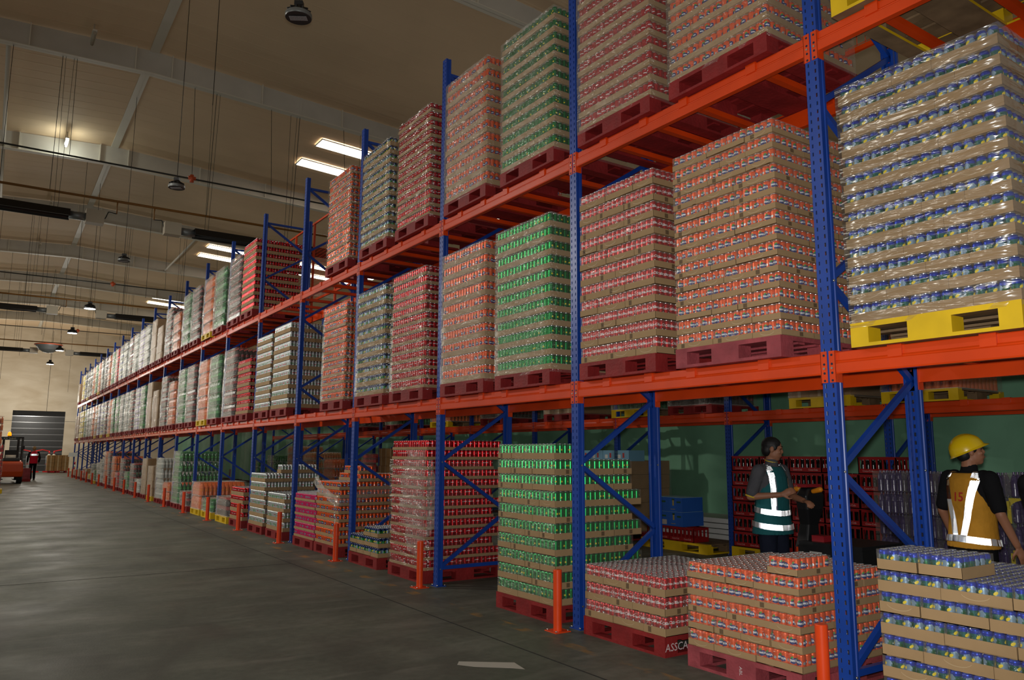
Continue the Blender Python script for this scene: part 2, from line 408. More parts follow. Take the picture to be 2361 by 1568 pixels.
# green tarpaulin behind the second rack
b = MB(); rows = []
for i in range(6):
    z = 0.12 + i*5.4/5
    rows.append([(6.95 + 0.09*sin(j*0.9+0.15*i) + 0.06*sin(j*2.3+0.2*i) + 0.05*rnd.random(), -4 + j*0.35, z) for j in range(180)])
b.grid(rows, 'tarp_green')
tag(obj('tarpaulin', b), 'long green tarpaulin hanging behind the rear rack, creased into folds', 'tarpaulin')
b = MB(); b.box(7.05, 7.15, -4, 59, 0, 0.62, 'skirting_red'); struct('trim_kerb', b)
# ------------------------------------------------------------------ pallet racks
BAY, RW, POST_H = 2.7, 1.067, 6.76
Z1, Z2 = 2.262, 4.546          # beam tops
def post_mesh(flip):
    """omega upright, its slotted face toward -x (flip: toward +x); x measured inward from that face"""
    b = MB(); X = (lambda x: RW-x) if flip else (lambda x: x)
    ye = [-0.05, -0.0330, -0.0215, 0.0215, 0.0330, 0.05]; pitch, hh = 0.06, 0.028
    n = int(POST_H/pitch)
    for i in (0, 2, 4): b.face([(X(0), ye[i], 0), (X(0), ye[i+1], 0), (X(0), ye[i+1], POST_H), (X(0), ye[i], POST_H)], 'rack_blue')
    for i in (1, 3):
        z = 0.0
        for k in range(n+1):
            z2 = min(k*pitch+0.04, POST_H) if k <= n else POST_H
            if z2 > z: b.face([(X(0), ye[i], z), (X(0), ye[i+1], z), (X(0), ye[i+1], z2), (X(0), ye[i], z2)], 'rack_blue')
            zz = z2+hh
            if zz < POST_H: b.face([(X(0.006), ye[i], z2), (X(0.006), ye[i+1], z2), (X(0.006), ye[i+1], zz), (X(0.006), ye[i], zz)], 'hole_dark')
            z = zz
        if z < POST_H: b.face([(X(0), ye[i], z), (X(0), ye[i+1], z), (X(0), ye[i+1], POST_H), (X(0), ye[i], POST_H)], 'rack_blue')
    prof = [(0, 0.05), (0.026, 0.05), (0.031, 0.043), (0.047, 0.043), (0.052, 0.05), (0.072, 0.05), (0.072, 0.03)]
    for s in (-1, 1):
        b.grid([[(X(x), s*y, z) for z in (0, POST_H)] for x, y in prof], 'rack_blue', smooth=False)
        for k in range(3): b.tube((X(0.04), s*0.043, 0.2+0.637*k*2), (X(0.04), s*0.054, 0.2+0.637*k*2), 0.009, 'bolt_steel', 6)
    return b.mesh('post')
PM = {False: post_mesh(False), True: post_mesh(True)}
def foot_mesh(flip):
    b = MB(); x0, x1 = (-0.02, 0.11) if not flip else (RW-0.11, RW+0.02)
    b.box(x0, x1, -0.075, 0.075, 0, 0.008, 'rack_blue')
    for x in (x0+0.015, x1-0.015):
        b.tube((x, 0.06, 0.008), (x, 0.06, 0.022), 0.01, 'bolt_steel', 6); b.tube((x, -0.06, 0.008), (x, -0.06, 0.022), 0.01, 'bolt_steel', 6)
    return b.mesh('foot_plate')
FM = {False: foot_mesh(False), True: foot_mesh(True)}
def brace_meshes():
    out = []; xa, xb = 0.045, RW-0.045
    nf = [0.21, 1.484, 2.758, 4.03, 5.30, 6.56]; nr = [0.847, 2.12, 3.395, 4.67, 5.94]
    segs = [((xa, nf[0]), (xb, nf[0])), ((xa, nf[-1]), (xb, nf[-1]))]
    for i in range(5): segs += [((xa, nf[i]), (xb, nr[i])), ((xb, nr[i]), (xa, nf[i+1]))]
    for (p, q) in segs:
        b = MB(); P = Vector((p[0], 0, p[1])); Q = Vector((q[0], 0, q[1])); d = (Q-P).normalized(); u = d.cross(Vector((0, 1, 0)))*0.021
        pr = [(-1, -0.018), (1, -0.018), (1, 0.018), (-1, 0.018)]
        b.grid([[P + u*a + Vector((0, yy, 0)) for a, yy in pr], [Q + u*a + Vector((0, yy, 0)) for a, yy in pr]], 'rack_blue', close=True, smooth=False, capa=True, capb=True)
        out.append(b.mesh('brace'))
    return out
BR = brace_meshes()
def beam_mesh(flip, near):
    b = MB(); X = (lambda x: RW-x) if flip else (lambda x: x)
    y0, y1 = 0.056, BAY-0.056
    prof = [(0.002, -0.150), (-0.002, -0.140), (-0.002, -0.083), (0.004, -0.076), (0.002, -0.070), (0.010, -0.060), (0.010, -0.010), (0.016, -0.004), (0.050, -0.004), (0.050, -0.150)]
    b.grid([[(X(x), y0, z) for x, z in prof], [(X(x), y1, z) for x, z in prof]], 'rack_orange', close=True, smooth=False, capa=True, capb=True)
    return b.mesh('beam')
def conn_mesh(flip, end):
    b = MB(); X = (lambda x: RW-x) if flip else (lambda x: x)
    def bx(x0, x1, y0, y1, z0, z1, m): b.box(min(X(x0), X(x1)), max(X(x0), X(x1)), y0, y1, z0, z1, m)
    for ya, yb, s in (((0.008, 0.055, 1), (BAY-0.055, BAY-0.008, -1))[end],):
        bx(-0.005, 0.0, ya, yb, -0.206, 0.005, 'rack_orange')
        yo = (0.052, 0.057) if s > 0 else (BAY-0.057, BAY-0.052)
        bx(-0.005, 0.062, yo[0], yo[1], -0.206, 0.005, 'rack_orange')
        yc = (ya+yb)/2 - s*0.003
        for zz in (-0.022, -0.082, -0.142, -0.192):
            b.tube((X(-0.005), yc, zz), (X(-0.0062), yc, zz), 0.0085, 'hole_dark', 8)
        b.tube((X(-0.005), yc, -0.110), (X(-0.011), yc, -0.110), 0.008, 'bolt_steel', 8)
    return b.mesh('connector')
BM = {f: beam_mesh(f, True) for f in (False, True)}; CM = {(f, e): conn_mesh(f, e) for f in (False, True) for e in (0, 1)}
def cross_mesh():
    b = MB(); b.box(0.05, RW-0.05, -0.028, 0.028, -0.055, -0.006, 'rack_orange')
    b.box(-0.006, 0.012, -0.045, 0.045, -0.075, 0.001, 'rack_orange'); b.box(RW-0.012, RW+0.006, -0.045, 0.045, -0.075, 0.001, 'rack_orange')
    b.box(-0.006, 0.06, -0.045, 0.045, -0.004, 0.0005, 'rack_orange')
    return b.mesh('support_bar')
XM = cross_mesh()
def rack(x0, k0, k1, label, bars):
    root = empty('pallet_rack', (x0, 0, 0)); tag(root, label, 'rack')
    for k in range(k0, k1+1):
        f = empty('upright_frame', (0, k*BAY, 0)); f.parent = root
        for fl in (False, True):
            obj('post', PM[fl], f); obj('foot_plate', FM[fl], f)
        for m in BR: obj('brace', m, f)
        if k == k1: break
        for z in (Z1, Z2):
            for fl in (False, True):
                bm = obj('beam', BM[fl], root, (0, k*BAY, z)); obj('connector', CM[fl, 0], bm); obj('connector', CM[fl, 1], bm)
            if k < bars:
                for yo in (0.52, 1.22, 1.70, 2.24): obj('support_bar', XM, root, (0, k*BAY+yo, z))
    return root
rack(0, -1, 20, 'long blue and orange pallet rack beside the aisle, stacked with drinks', 16)
R2X = 5.32
rack(R2X, -1, 11, 'rear blue and orange pallet rack standing before the green tarpaulin', 6)

# orange mesh guard along the back of the front rack
gu = empty('mesh_guard', (RW+0.10, 0, 0)); tag(gu, 'orange framed wire mesh guard along the back of the front rack', 'guard')
for k in range(-1, 7):
    for yo in (0.08, 1.35):
        y = k*BAY+yo; b = MB(); b.box(-0.02, 0.02, y-0.025, y+0.025, Z1+0.1, 6.76, 'rack_orange'); obj('guard_post', b, gu)
    y0, y1 = k*BAY, (k+1)*BAY
    for z in (2.6, 4.62, 4.95, 6.76):
        b = MB(); b.box(-0.015, 0.015, y0, y1, z-0.02, z+0.02, 'rack_orange'); obj('guard_rail', b, gu)
    b = MB()
    for i in range(36): y = y0+(i+0.5)*BAY/36; b.bar((0, y, 4.97), (0, y, 6.2), 0.004, 0.004, 'rack_orange')
    for i in range(16): z = 4.99+i*0.076; b.bar((0, y0, z), (0, y1, z), 0.004, 0.004, 'rack_orange')
    stuff(obj('wire_mesh', b, gu))

# orange bollards before each upright
def bollard(k):
    y = k*BAY+0.02
    t = empty('bollard', (-0.20, y, 0))
    nm = ['nearest to the camera, cut by the lower edge', 'beside the red and green floor stacks', 'beside the film-wrapped tall red floor stack', 'beside the orange floor stack with loose film',
          'beside the white floor stacks', 'beside the low red pack stack']
    tag(t, ('orange steel bollard ' + nm[k]) if k < len(nm) else 'orange steel bollard before the %s blue upright from the right' % ORD[k], 'bollard', 'bollards along the rack')
    b = MB(); b.box(-0.085, 0.085, -0.085, 0.085, 0, 0.008, 'bollard_orange')
    for sx in (-1, 1):
        for sy in (-1, 1): b.tube((sx*0.065, sy*0.065, 0.008), (sx*0.065, sy*0.065, 0.02), 0.009, 'bolt_steel', 6)
    obj('base_plate', b, t)
    b = MB(); b.lathe([(0.04, 0.008), (0.04, 0.535), (0.037, 0.54)], 'bollard_orange', 16, capa=False); obj('bollard_tube', b, t)
for k in range(0, 21): bollard(k)

# ------------------------------------------------------------------ pallets
PH = 0.155
def pallet_parts(m, wood):
    """front face toward -x; 1.0 wide (y), 1.2 deep (x)"""
    P = []
    if wood:
        b = MB(); b.box(0.1, 1.1, 0.02, 0.98, 0.130, PH-0.002, wood); P.append(('deck', b.mesh('deck')))
        for xa, xb in ((0, 0.1), (1.1, 1.2)): b = MB(); b.box(xa, xb, 0, 1.0, 0.122, PH, m, skip='b'); b.face([(xa, 0, 0.122), (xa, 1.0, 0.122), (xb, 1.0, 0.122), (xb, 0, 0.122)], wood); P.append(('edge_board', b.mesh('edge_board')))
    else:
        b = MB(); b.box(0, 1.2, 0, 1.0, 0.122, PH, m); P.append(('deck', b.mesh('deck')))
    for ix, (xa, xb) in enumerate(((0.0, 0.14), (0.47, 0.73), (1.06, 1.2))):
        for iy, (ya, yb) in enumerate(((0.0, 0.12), (0.37, 0.63), (0.88, 1.0))):
            b = MB(); r = 0.02
            b.box(xa, xb, ya, yb, 0.022, 0.122, wood if ix == 1 and wood else m, skip='tb'); P.append(('block', b.mesh('block')))
    for ya, yb in ((0.0, 0.12), (0.37, 0.63), (0.88, 1.0)):
        b = MB(); b.box(0.0, 1.2, ya, yb, 0.0, 0.022, m, skip='b' if wood else '')
        if wood: b.face([(0, ya, 0), (0, yb, 0), (1.2, yb, 0), (1.2, ya, 0)], wood)
        P.append(('skid', b.mesh('skid')))
    for xa, xb in ((0.0, 0.10), (1.10, 1.2)):
        for ya, yb in ((0.12, 0.37), (0.63, 0.88)):
            b = MB(); b.box(xa, xb, ya, yb, 0.0, 0.022, m, skip='b' if wood else '')
            if wood: b.face([(xa, ya, 0), (xa, yb, 0), (xb, yb, 0), (xb, ya, 0)], wood)
            P.append(('bottom_board', b.mesh('bottom_board')))
    for i in range(4):
        b = MB(); b.box(0.22+i*0.21, 0.30+i*0.21, 0.02, 0.98, 0.106, 0.122, wood or m); P.append(('under_board', b.mesh('under_board')))
    return P
PP = {k: pallet_parts(*v) for k, v in {'red': ('pallet_red', None), 'pink': ('pallet_pink', None), 'yellow': ('pallet_yellow', 'pallet_wood')}.items()}
def joined_pallet(k):
    me = bpy.data.meshes.new('pallet'); v = []; f = []; m = None
    mats = []; mi = []
    for nm, p in PP[k]:
        o = len(v); v += [tuple(q.co) for q in p.vertices]
        for q in p.polygons:
            mm = p.materials[q.material_index]
            if mm not in mats: mats.append(mm)
            f.append(tuple(i+o for i in q.vertices)); mi.append(mats.index(mm))
    me.from_pydata(v, [], f); [me.materials.append(q) for q in mats]; me.polygons.foreach_set('material_index', mi); me.update(); return me
PJ = {k: joined_pallet(k) for k in PP}
def pallet(kind, y0, z, label, x=-0.06, detail=False, w=1.0, stencil=None):
    if detail:
        t = empty('pallet', (x, y0, z)); t.scale = (1, w, 1)
        for nm, me in PP[kind]: obj(nm, me, t)
        if stencil == 'side':
            b = place_flat(text_mb('ASSCAM', 0.085, 'stencil_white', 0.1), (0.16, -0.002, 0.07), (1, 0, 0), (0, 0, 1)); obj('stencil', b, t)
        elif stencil == 'front':
            b = place_flat(text_mb('ABL', 0.036, 'stencil_white'), (-0.002, 0.5, 0.07), (0, 0, -1), (0, -1, 0)); obj('stencil', b, t)
    else:
        t = obj('pallet', PJ[kind], None, (x, y0, z)); t.scale = (1, w, 1)
    tag(t, label, 'pallet', 'loaded pallets')
    return t

# ------------------------------------------------------------------ cans
CR = 0.0290; CP = 0.0625
def cpos(i, w):      # cans pressed together inside the tray walls
    e = 0.0042 + CR; return e + i*(w*CP - 2*e)/(w-1)
def decal(b, poly, th0, z0, m, r):
    """poly: 2-D outline in metres (u along the can, v up), wrapped on the can in rings"""
    P = []
    for (ua, va), (ub, vb) in zip(poly, poly[1:]+poly[:1]):
        s = max(1, int(math.hypot(ub-ua, vb-va)/0.010)+0)
        P += [(ua+(ub-ua)*t/s, va+(vb-va)*t/s) for t in range(s)]
    n = len(P); cu = sum(p[0] for p in P)/n; cv = sum(p[1] for p in P)/n
    W3 = lambda u, v: (r*cos(th0+u/r), r*sin(th0+u/r), z0+v)
    span = max(abs(p[0]-cu) for p in P); rings = [1.0] if span < 0.009 else [0.5, 1.0] if span < 0.02 else [0.36, 0.7, 1.0]
    k = len(b.v); i = b.mi(m); b.v.append(W3(cu, cv))
    for q in rings: b.v += [W3(cu+(u-cu)*q, cv+(v-cv)*q) for u, v in P]
    for j in range(n): b.f.append((k, k+1+j, k+1+(j+1) % n)); b.m.append(i); b.sm.append(True)
    for a in range(len(rings)-1):
        for j in range(n):
            c = (j+1) % n; b.f.append((k+1+a*n+j, k+1+(a+1)*n+j, k+1+(a+1)*n+c, k+1+a*n+c)); b.m.append(i); b.sm.append(True)
ell = lambda rx, ry, n=10, cx=0, cy=0, rot=0: [(cx+rx*cos(2*pi*i/n)*cos(rot)-ry*sin(2*pi*i/n)*sin(rot), cy+rx*cos(2*pi*i/n)*sin(rot)+ry*sin(2*pi*i/n)*cos(rot)) for i in range(n)]
def wrap_text(b, txt, size, th0, z0, m, r, shear=0.0, turn=False, bold=0.0):
    t = text_mb(txt, size, m, shear, bold); k = len(b.v); i = b.mi(m)
    for x, y, z in t.v:
        u, v = (x, y) if not turn else (-y, x)
        b.v.append((r*cos(th0+u/r), r*sin(th0+u/r), z0+v))
    for f in t.f: b.f.append(tuple(q+k for q in f)); b.m.append(i); b.sm.append(True)
def can_mb(kind, h, hi):
    b = MB(); n = 16 if hi else 10; r = CR
    body = {'cola': 'can_red', 'orange': 'can_orange', 'green': 'can_green', 'blue': 'can_blue', 'white': 'can_silver', 'pink': 'can_pink', 'night': 'can_nightblue', 'dark': 'can_darkred'}[kind]
    low = {'blue': 'can_teal', 'night': 'can_darkgreen'}.get(kind, body)
    zs = h*(0.74 if kind in ('blue', 'night') else 0.55)
    b.lathe([(r*0.80, 0, 'can_metal'), (r*0.98, h*0.05, low), (r, h*0.08, low), (r, zs, body), (r, h*0.87, body), (r*0.95, h*0.91, body), (r*0.82, h*0.965, 'can_metal'), (r*0.84, h), (r*0.78, h*0.995, 'can_metal'), (r*0.74, h*0.972)], 'can_metal', n)
    R = r*1.022; q = r*1.03
    for a in ((0.0, pi) if hi else (0.0, pi)):
        if kind == 'cola' or kind == 'dark':
            decal(b, ell(0.030, 0.022, 10), a+0.9, h*0.36, 'can_darkred', R)
            if hi: decal(b, ell(0.0055, 0.016, 8), a+0.55, h*0.36, 'can_white', q)
            decal(b, ell(0.0075, 0.006, 6), a+0.55, h*0.47, 'can_black', q*1.003)
            if hi: wrap_text(b, 'Coca-Cola', 0.030, a, h*0.66, 'can_white', q*1.004, 0.3, False, 0.0006)
            else: decal(b, [(-0.022, -0.005), (0.020, -0.002), (0.024, 0.006), (-0.020, 0.003)], a, h*0.66, 'can_white', q)
        elif kind == 'orange':
            decal(b, [(-0.026, -0.014), (-0.004, -0.022), (0.024, -0.016), (0.028, 0.006), (0.014, 0.018), (-0.022, 0.015)], a, h*0.56, 'can_navy', R)
            decal(b, ell(0.012, 0.006, 7, 0, 0, 0.5), a-0.35, h*0.73, 'can_leaf', q)
            if hi: wrap_text(b, 'FANTA', 0.0165, a, h*0.56, 'can_white', q*1.004, 0.0, False, 0.0012)
            else: decal(b, [(-0.015, -0.004), (0.016, -0.006), (0.017, 0.003), (-0.014, 0.005)], a, h*0.56, 'can_white', q)
            if hi or a == 0: decal(b, ell(0.011, 0.010, 8), a+1.57, h*0.52, 'can_silver', R)
        elif kind == 'green':
            decal(b, [(-0.030, -0.03), (0.030, -0.03), (0.034, -0.002), (0.006, 0.012), (-0.030, 0.004)], a, h*0.33, 'can_silver', R)
            decal(b, ell(0.009, 0.009, 8), a+0.4, h*0.60, 'can_yellow', q)
            if hi: wrap_text(b, 'Sprite', 0.024, a, h*0.44, 'can_darkgreen', q*1.004, 0.1, False, 0.0008)
            else: decal(b, [(-0.02, -0.005), (0.02, -0.002), (0.02, 0.007), (-0.02, 0.004)], a, h*0.44, 'can_darkgreen', q)
        elif kind in ('blue', 'night'):
            decal(b, [(-0.024, -0.03), (0.020, -0.03), (0.026, 0.002), (0.010, 0.020), (-0.018, 0.014)], a+0.3, h*0.64, 'can_splash_glare', R)  # pale label splash, enlarged to paint in silver glare
            decal(b, ell(0.014, 0.0085, 8, 0, 0, 0.6), a-0.35, h*0.60, 'can_yellow', q)
            decal(b, ell(0.014, 0.014, 7), a+1.35, h*0.54, 'can_leaf' if kind == 'night' else 'can_darkgreen', R)
        elif kind == 'white':
            decal(b, [(-0.026, -0.005), (0.026, -0.005), (0.026, 0.006), (-0.026, 0.006)], a+0.4, h*0.62, 'can_leaf' if a == 0 else 'can_red', R)
            decal(b, [(-0.004, -0.03), (0.004, -0.03), (0.004, 0.03), (-0.004, 0.03)], a+1.6, h*0.5, 'can_leaf', R)
        elif kind == 'pink':
            decal(b, ell(0.016, 0.015, 8), a, h*0.55, 'can_silver', R); decal(b, ell(0.010, 0.008, 7), a, h*0.55, 'can_navy', q)
    return b
CAN = {}
def can(kind, h, hi):
    key = (kind, round(h, 3), hi)
    if key not in CAN: CAN[key] = can_mb(kind, h, hi)
    return CAN[key]
CANM = {}
def can_mesh(kind, h):
    key = (kind, round(h, 3))
    if key not in CANM: CANM[key] = can(kind, h, True).mesh('can')
    return CANM[key]
TRAYM = {}
def tray_mesh(w, d, hc, mark):
    """cardboard tray: w cans along y, d cans along x, corner at the origin"""
    key = (w, d, round(hc, 3), mark)
    if key in TRAYM: return TRAYM[key]
    b = MB(); t = 0.0025; X, Y = d*CP-0.001, w*CP-0.001; x0 = y0 = 0.001
    b.box(x0, X, y0, Y, 0, 0.005, 'cardboard')
    b.box(x0, x0+t, y0, Y, 0, hc, 'cardboard'); b.box(X-t, X, y0, Y, 0, hc, 'cardboard')
    b.box(x0, X, y0, y0+t, 0, hc, 'cardboard'); b.box(x0, X, Y-t, Y, 0, hc, 'cardboard')
    if mark & 1:            # tab arc on the aisle face, its pale glare painted in
        c = Y*0.5; R2 = min(0.05, hc*0.9); pts = [(c+R2*1.6*cos(a), hc*0.98-R2*0.75*sin(a)) for a in [pi*(0.12+0.76*i/8) for i in range(9)]]
        for (ya, za), (yb, zb) in zip(pts, pts[1:]): b.face([(x0-0.001, ya, za), (x0-0.001, ya, za-0.0035), (x0-0.001, yb, zb-0.0035), (x0-0.001, yb, zb)], 'tape_and_glare')
    if mark & 2: b.face([(x0-0.001, Y-0.05, hc*0.15), (x0-0.001, Y-0.085, hc*0.15), (x0-0.001, Y-0.085, hc*0.88), (x0-0.001, Y-0.05, hc*0.88)], 'cardboard_print')
    if mark & 4:            # same on the end face
        c = X*0.55; b.face([(c, y0-0.001, hc*0.2), (c+0.04, y0-0.001, hc*0.2), (c+0.04, y0-0.001, hc*0.85), (c, y0-0.001, hc*0.85)], 'cardboard_print')
    TRAYM[key] = b.mesh('tray'); return TRAYM[key]
TFM = {}
def tray_film(w, d, hc, lh, top):
    key = (w, d, hc, lh, top)
    if key not in TFM:
        b = MB(); X, Y = d*CP-0.002, w*CP-0.002; z1 = lh-0.0035
        b.grid([[(X, 0.002, z), (0.002, 0.002, z), (0.002, Y, z), (X, Y, z)] for z in (hc*0.6, z1)], 'shrink_film', smooth=False)
        if top: b.face([(0.002, 0.002, z1), (X, 0.002, z1), (X, Y, z1), (0.002, Y, z1)], 'shrink_film')
        TFM[key] = b.mesh('shrink_film')
    return TFM[key]
PATTERNS = [[4, 4, 4, 4], [6, 6, 4], [4, 6, 6], [6, 4, 6]]     # tray widths along the aisle face, from the far end
def layer_trays(pat, top, full):
    """[(y index, x index, w, d, col, row, near column)], y measured from the near (low y) end"""
    out = []; y = 0; cols = pat[::-1]
    for c, w in enumerate(cols):
        d = 6 if w == 4 else 4
        for r in range(18//d):
            if r == 0 or c == 0 or top: out.append((y, r*d, w, d, len(cols)-1-c, r, c == 0))
        y += w
    return out
def spots(w, d, row, nearcol, top):
    for i in range(w):
        for j in range(d):
            if top or (row == 0 and j == 0) or (nearcol and i == 0): yield i, j
CN = {'cola': 'red cola', 'orange': 'orange soda', 'green': 'green soda', 'blue': 'blue lemon', 'white': 'white', 'pink': 'pink soda', 'night': 'navy and green'}
def open_stack(kind, y0, z0, n, lh, hc, where, x0=-0.045, seed=0, extra=(), skip_side=False):
    """a stack of loose trays: every tray a thing, every can in view a part of it"""
    R = random.Random(seed)
    cm = can_mesh(kind, lh-0.006)
    def tray(yi, xi, w, d, z, row, near, top, label, extra_off=(0, 0)):
        mk = (1 if R.random() < (0.25 if kind == 'blue' else 0.5) else 0) | (2 if kind != 'blue' and R.random() < 0.35 else 0) | (4 if near and R.random() < 0.5 else 0)
        t = obj('can_tray', tray_mesh(w, d, hc, mk), None, (x0 + xi*CP + R.uniform(-0.004, 0.004) + extra_off[0], y0 + yi*CP + R.uniform(-0.002, 0.002) + extra_off[1], z), R.uniform(-0.004, 0.004))
        tag(t, label, 'tray', 'trays in the ' + where)
        obj('shrink_film', tray_film(w, d, hc, lh, top), t)
        for i, j in spots(w, d, row, near, top):
            obj('can', cm, t, (cpos(j, d), cpos(i, w), 0.005), R.uniform(0, 2*pi))
    lastp = -1
    for L in range(n):
        p = R.choice([q for q in range(4) if q != lastp]); lastp = p; top = L == n-1
        ln = 'top layer' if top else ('bottom layer' if L == 0 else ORD[L]+' layer up')
        for (yi, xi, w, d, c, r, near) in layer_trays(PATTERNS[p], top, True):
            if skip_side and r > 1 and not top: continue
            k = len(PATTERNS[p])
            pos = ('leftmost' if c == 0 else 'rightmost' if c == k-1 else ORD[c]+' from left')
            if r == 0: lab = '%s can tray, %s, %s at front, %s' % (CN[kind], ln, pos, where)
            elif near and not top: lab = '%s can tray, %s, %s back on right side, %s' % (CN[kind], ln, ORD[r], where)
            else: lab = '%s can tray, %s, %s row, %s, %s' % (CN[kind], ln, ORD[r], pos, where)
            tray(yi, xi, w, d, z0+L*lh, r, near, top, lab)
    for e, (yi, xi, w, d, up, lab) in enumerate(extra):
        tray(yi, xi, w, d, z0+(n+up)*lh, 0, True, True, lab)
BLOCKM = {}
def block_mesh(kind, w, d, h, row, near, top, var):
    key = (kind, w, d, h, row > 0, near, top, var)
    if key in BLOCKM: return BLOCKM[key]
    b = MB(); c = can(kind, h, False); R = random.Random(str(key))
    for i, j in spots(w, d, row, near, top):
        b.add(c, Matrix.Translation((cpos(j, d), cpos(i, w), 0.005)) @ Matrix.Rotation(R.uniform(0, 2*pi), 4, 'Z'))
    BLOCKM[key] = b.mesh('can_block'); return BLOCKM[key]
def film_shell(x0, x1, y0, y1, z0, z1, m='stretch_film', seed=0, amp=0.008, top=True):
    """wrinkled film skin round a box: aisle face, near side, far side, top"""
    R = random.Random(seed); b = MB(); nz, ny, nx = 14, 8, 8
    per = [(x1, y1)] + [(x1+(x0-x1)*i/nx, y1) for i in range(1, nx)] + [(x0, y1+(y0-y1)*i/ny) for i in range(ny)] + [(x0+(x1-x0)*i/nx, y0) for i in range(nx+1)]
    rows = []
    for k in range(nz+1):
        z = z0+(z1-z0)*k/nz
        rows.append([(x+R.uniform(-amp, amp*0.4)*(1 if x < x1 else 0) - (0.006 if x == x0 else 0), y+R.uniform(-amp, amp)*0.6 + (0.005 if y == y1 else -0.005 if y == y0 else 0), z) for x, y in per])
    b.grid(rows, m)
    if top: b.face([(x0, y0, z1+0.004), (x1, y0, z1+0.004), (x1, y1, z1+0.004), (x0, y1, z1+0.004)], m)
    return b
def can_load(kind, y0, z0, n, lh, hc, label, film=True, x0=-0.045, seed=0, extra=(), kinds=None, top_z=None):
    """one wrapped or bonded load: tray parts, each with its block of cans"""
    R = random.Random(seed); t = empty('can_load', (x0, y0, z0)); tag(t, label, 'pallet load', 'loads of canned drinks')
    last = -1
    for L in range(n):
        p = R.choice([q for q in range(4) if q != last]); last = p; top = L == n-1; dx = R.uniform(-0.006, 0.006)
        for (yi, xi, w, d, c, r, near) in layer_trays(PATTERNS[p], top, True):
            q = obj('tray', tray_mesh(w, d, hc, 1 if R.random() < 0.4 else 0), t, (xi*CP+dx, yi*CP, L*lh))
            stuff(obj('can_block', block_mesh(kind, w, d, lh-0.006, r, near, top, R.randrange(3)), q))
    for (yi, xi, w, d, up) in extra:
        q = obj('tray', tray_mesh(w, d, hc, 0), t, (xi*CP, yi*CP, (n+up)*lh)); stuff(obj('can_block', block_mesh(kind, w, d, lh-0.006, 0, True, True, 0), q))
    if film:
        if film is True: film = 'stretch_film'
        obj('stretch_film', film_shell(-0.004, 1.13, -0.004, 1.004, -0.03, n*lh, film, seed), t)
    return t
# ------------------------------------------------------------------ the nearest loads: loose trays, each its own thing
LV = [0.0, Z1, Z2]
def near_y(k, slot): return k*BAY + (0.32 if slot == 'r' else 1.55)
def put(k, slot, lv, fn, pal='red', dy=0.0, detail=True, plabel=None, stencil=None, dx=0.0):
    y = near_y(k, slot)+dy
    pallet(pal, y, LV[lv], plabel, -0.06+dx, detail, 1.0, stencil)
    fn(y, LV[lv]+PH)
# floor, from the right
put(-1, 'l', 0, lambda y, z: open_stack('blue', y, z, 6, 0.1235, 0.064, 'blue floor stack', seed=11, extra=[(8, 0, 4, 6, 0, 'blue lemon can tray lying on top, nearer one, blue floor stack'), (12, 0, 4, 6, 0, 'blue lemon can tray lying on top, left one, blue floor stack')]), 'red', -0.13, True, 'red wooden pallet under the blue floor stack at the right edge')
put(0, 'r', 0, lambda y, z: open_stack('orange', y, z, 5, 0.1235, 0.046, 'low orange floor stack', seed=5, extra=[(0, 0, 4, 6, 0, 'single orange soda can tray lying on top of the low orange floor stack')]), 'pink', -0.04, True, 'worn pink pallet under the low orange floor stack', 'front')
put(0, 'l', 0, lambda y, z: open_stack('cola', y, z, 3, 0.150, 0.060, 'low red floor stack', seed=3), 'red', -0.03, True, 'red pallet with white stencilling under the low red floor stack', 'side')
put(1, 'r', 0, lambda y, z: open_stack('green', y, z, 9, 0.1525, 0.062, 'tall green floor stack', seed=8, extra=[(i*4, 0, 4, 6, 0, 'green soda can tray, topmost short layer, %s, tall green floor stack' % ('rightmost', 'third from left', 'second from left', 'leftmost')[i]) for i in range(4)]), 'red', -0.06, True, 'red pallet under the tall green floor stack')
# first shelf
put(0, 'r', 1, lambda y, z: open_stack('orange', y, z, 14, 0.1155, 0.045, 'loose orange shelf stack', seed=21), 'pink', 0.0, True, 'worn pink pallet under the orange stack on the first shelf')
put(0, 'l', 1, lambda y, z: open_stack('cola', y, z, 11, 0.1475, 0.060, 'loose red shelf stack', seed=22, skip_side=True), 'red', 0.0, True, 'red pallet under the loose red stack on the first shelf')
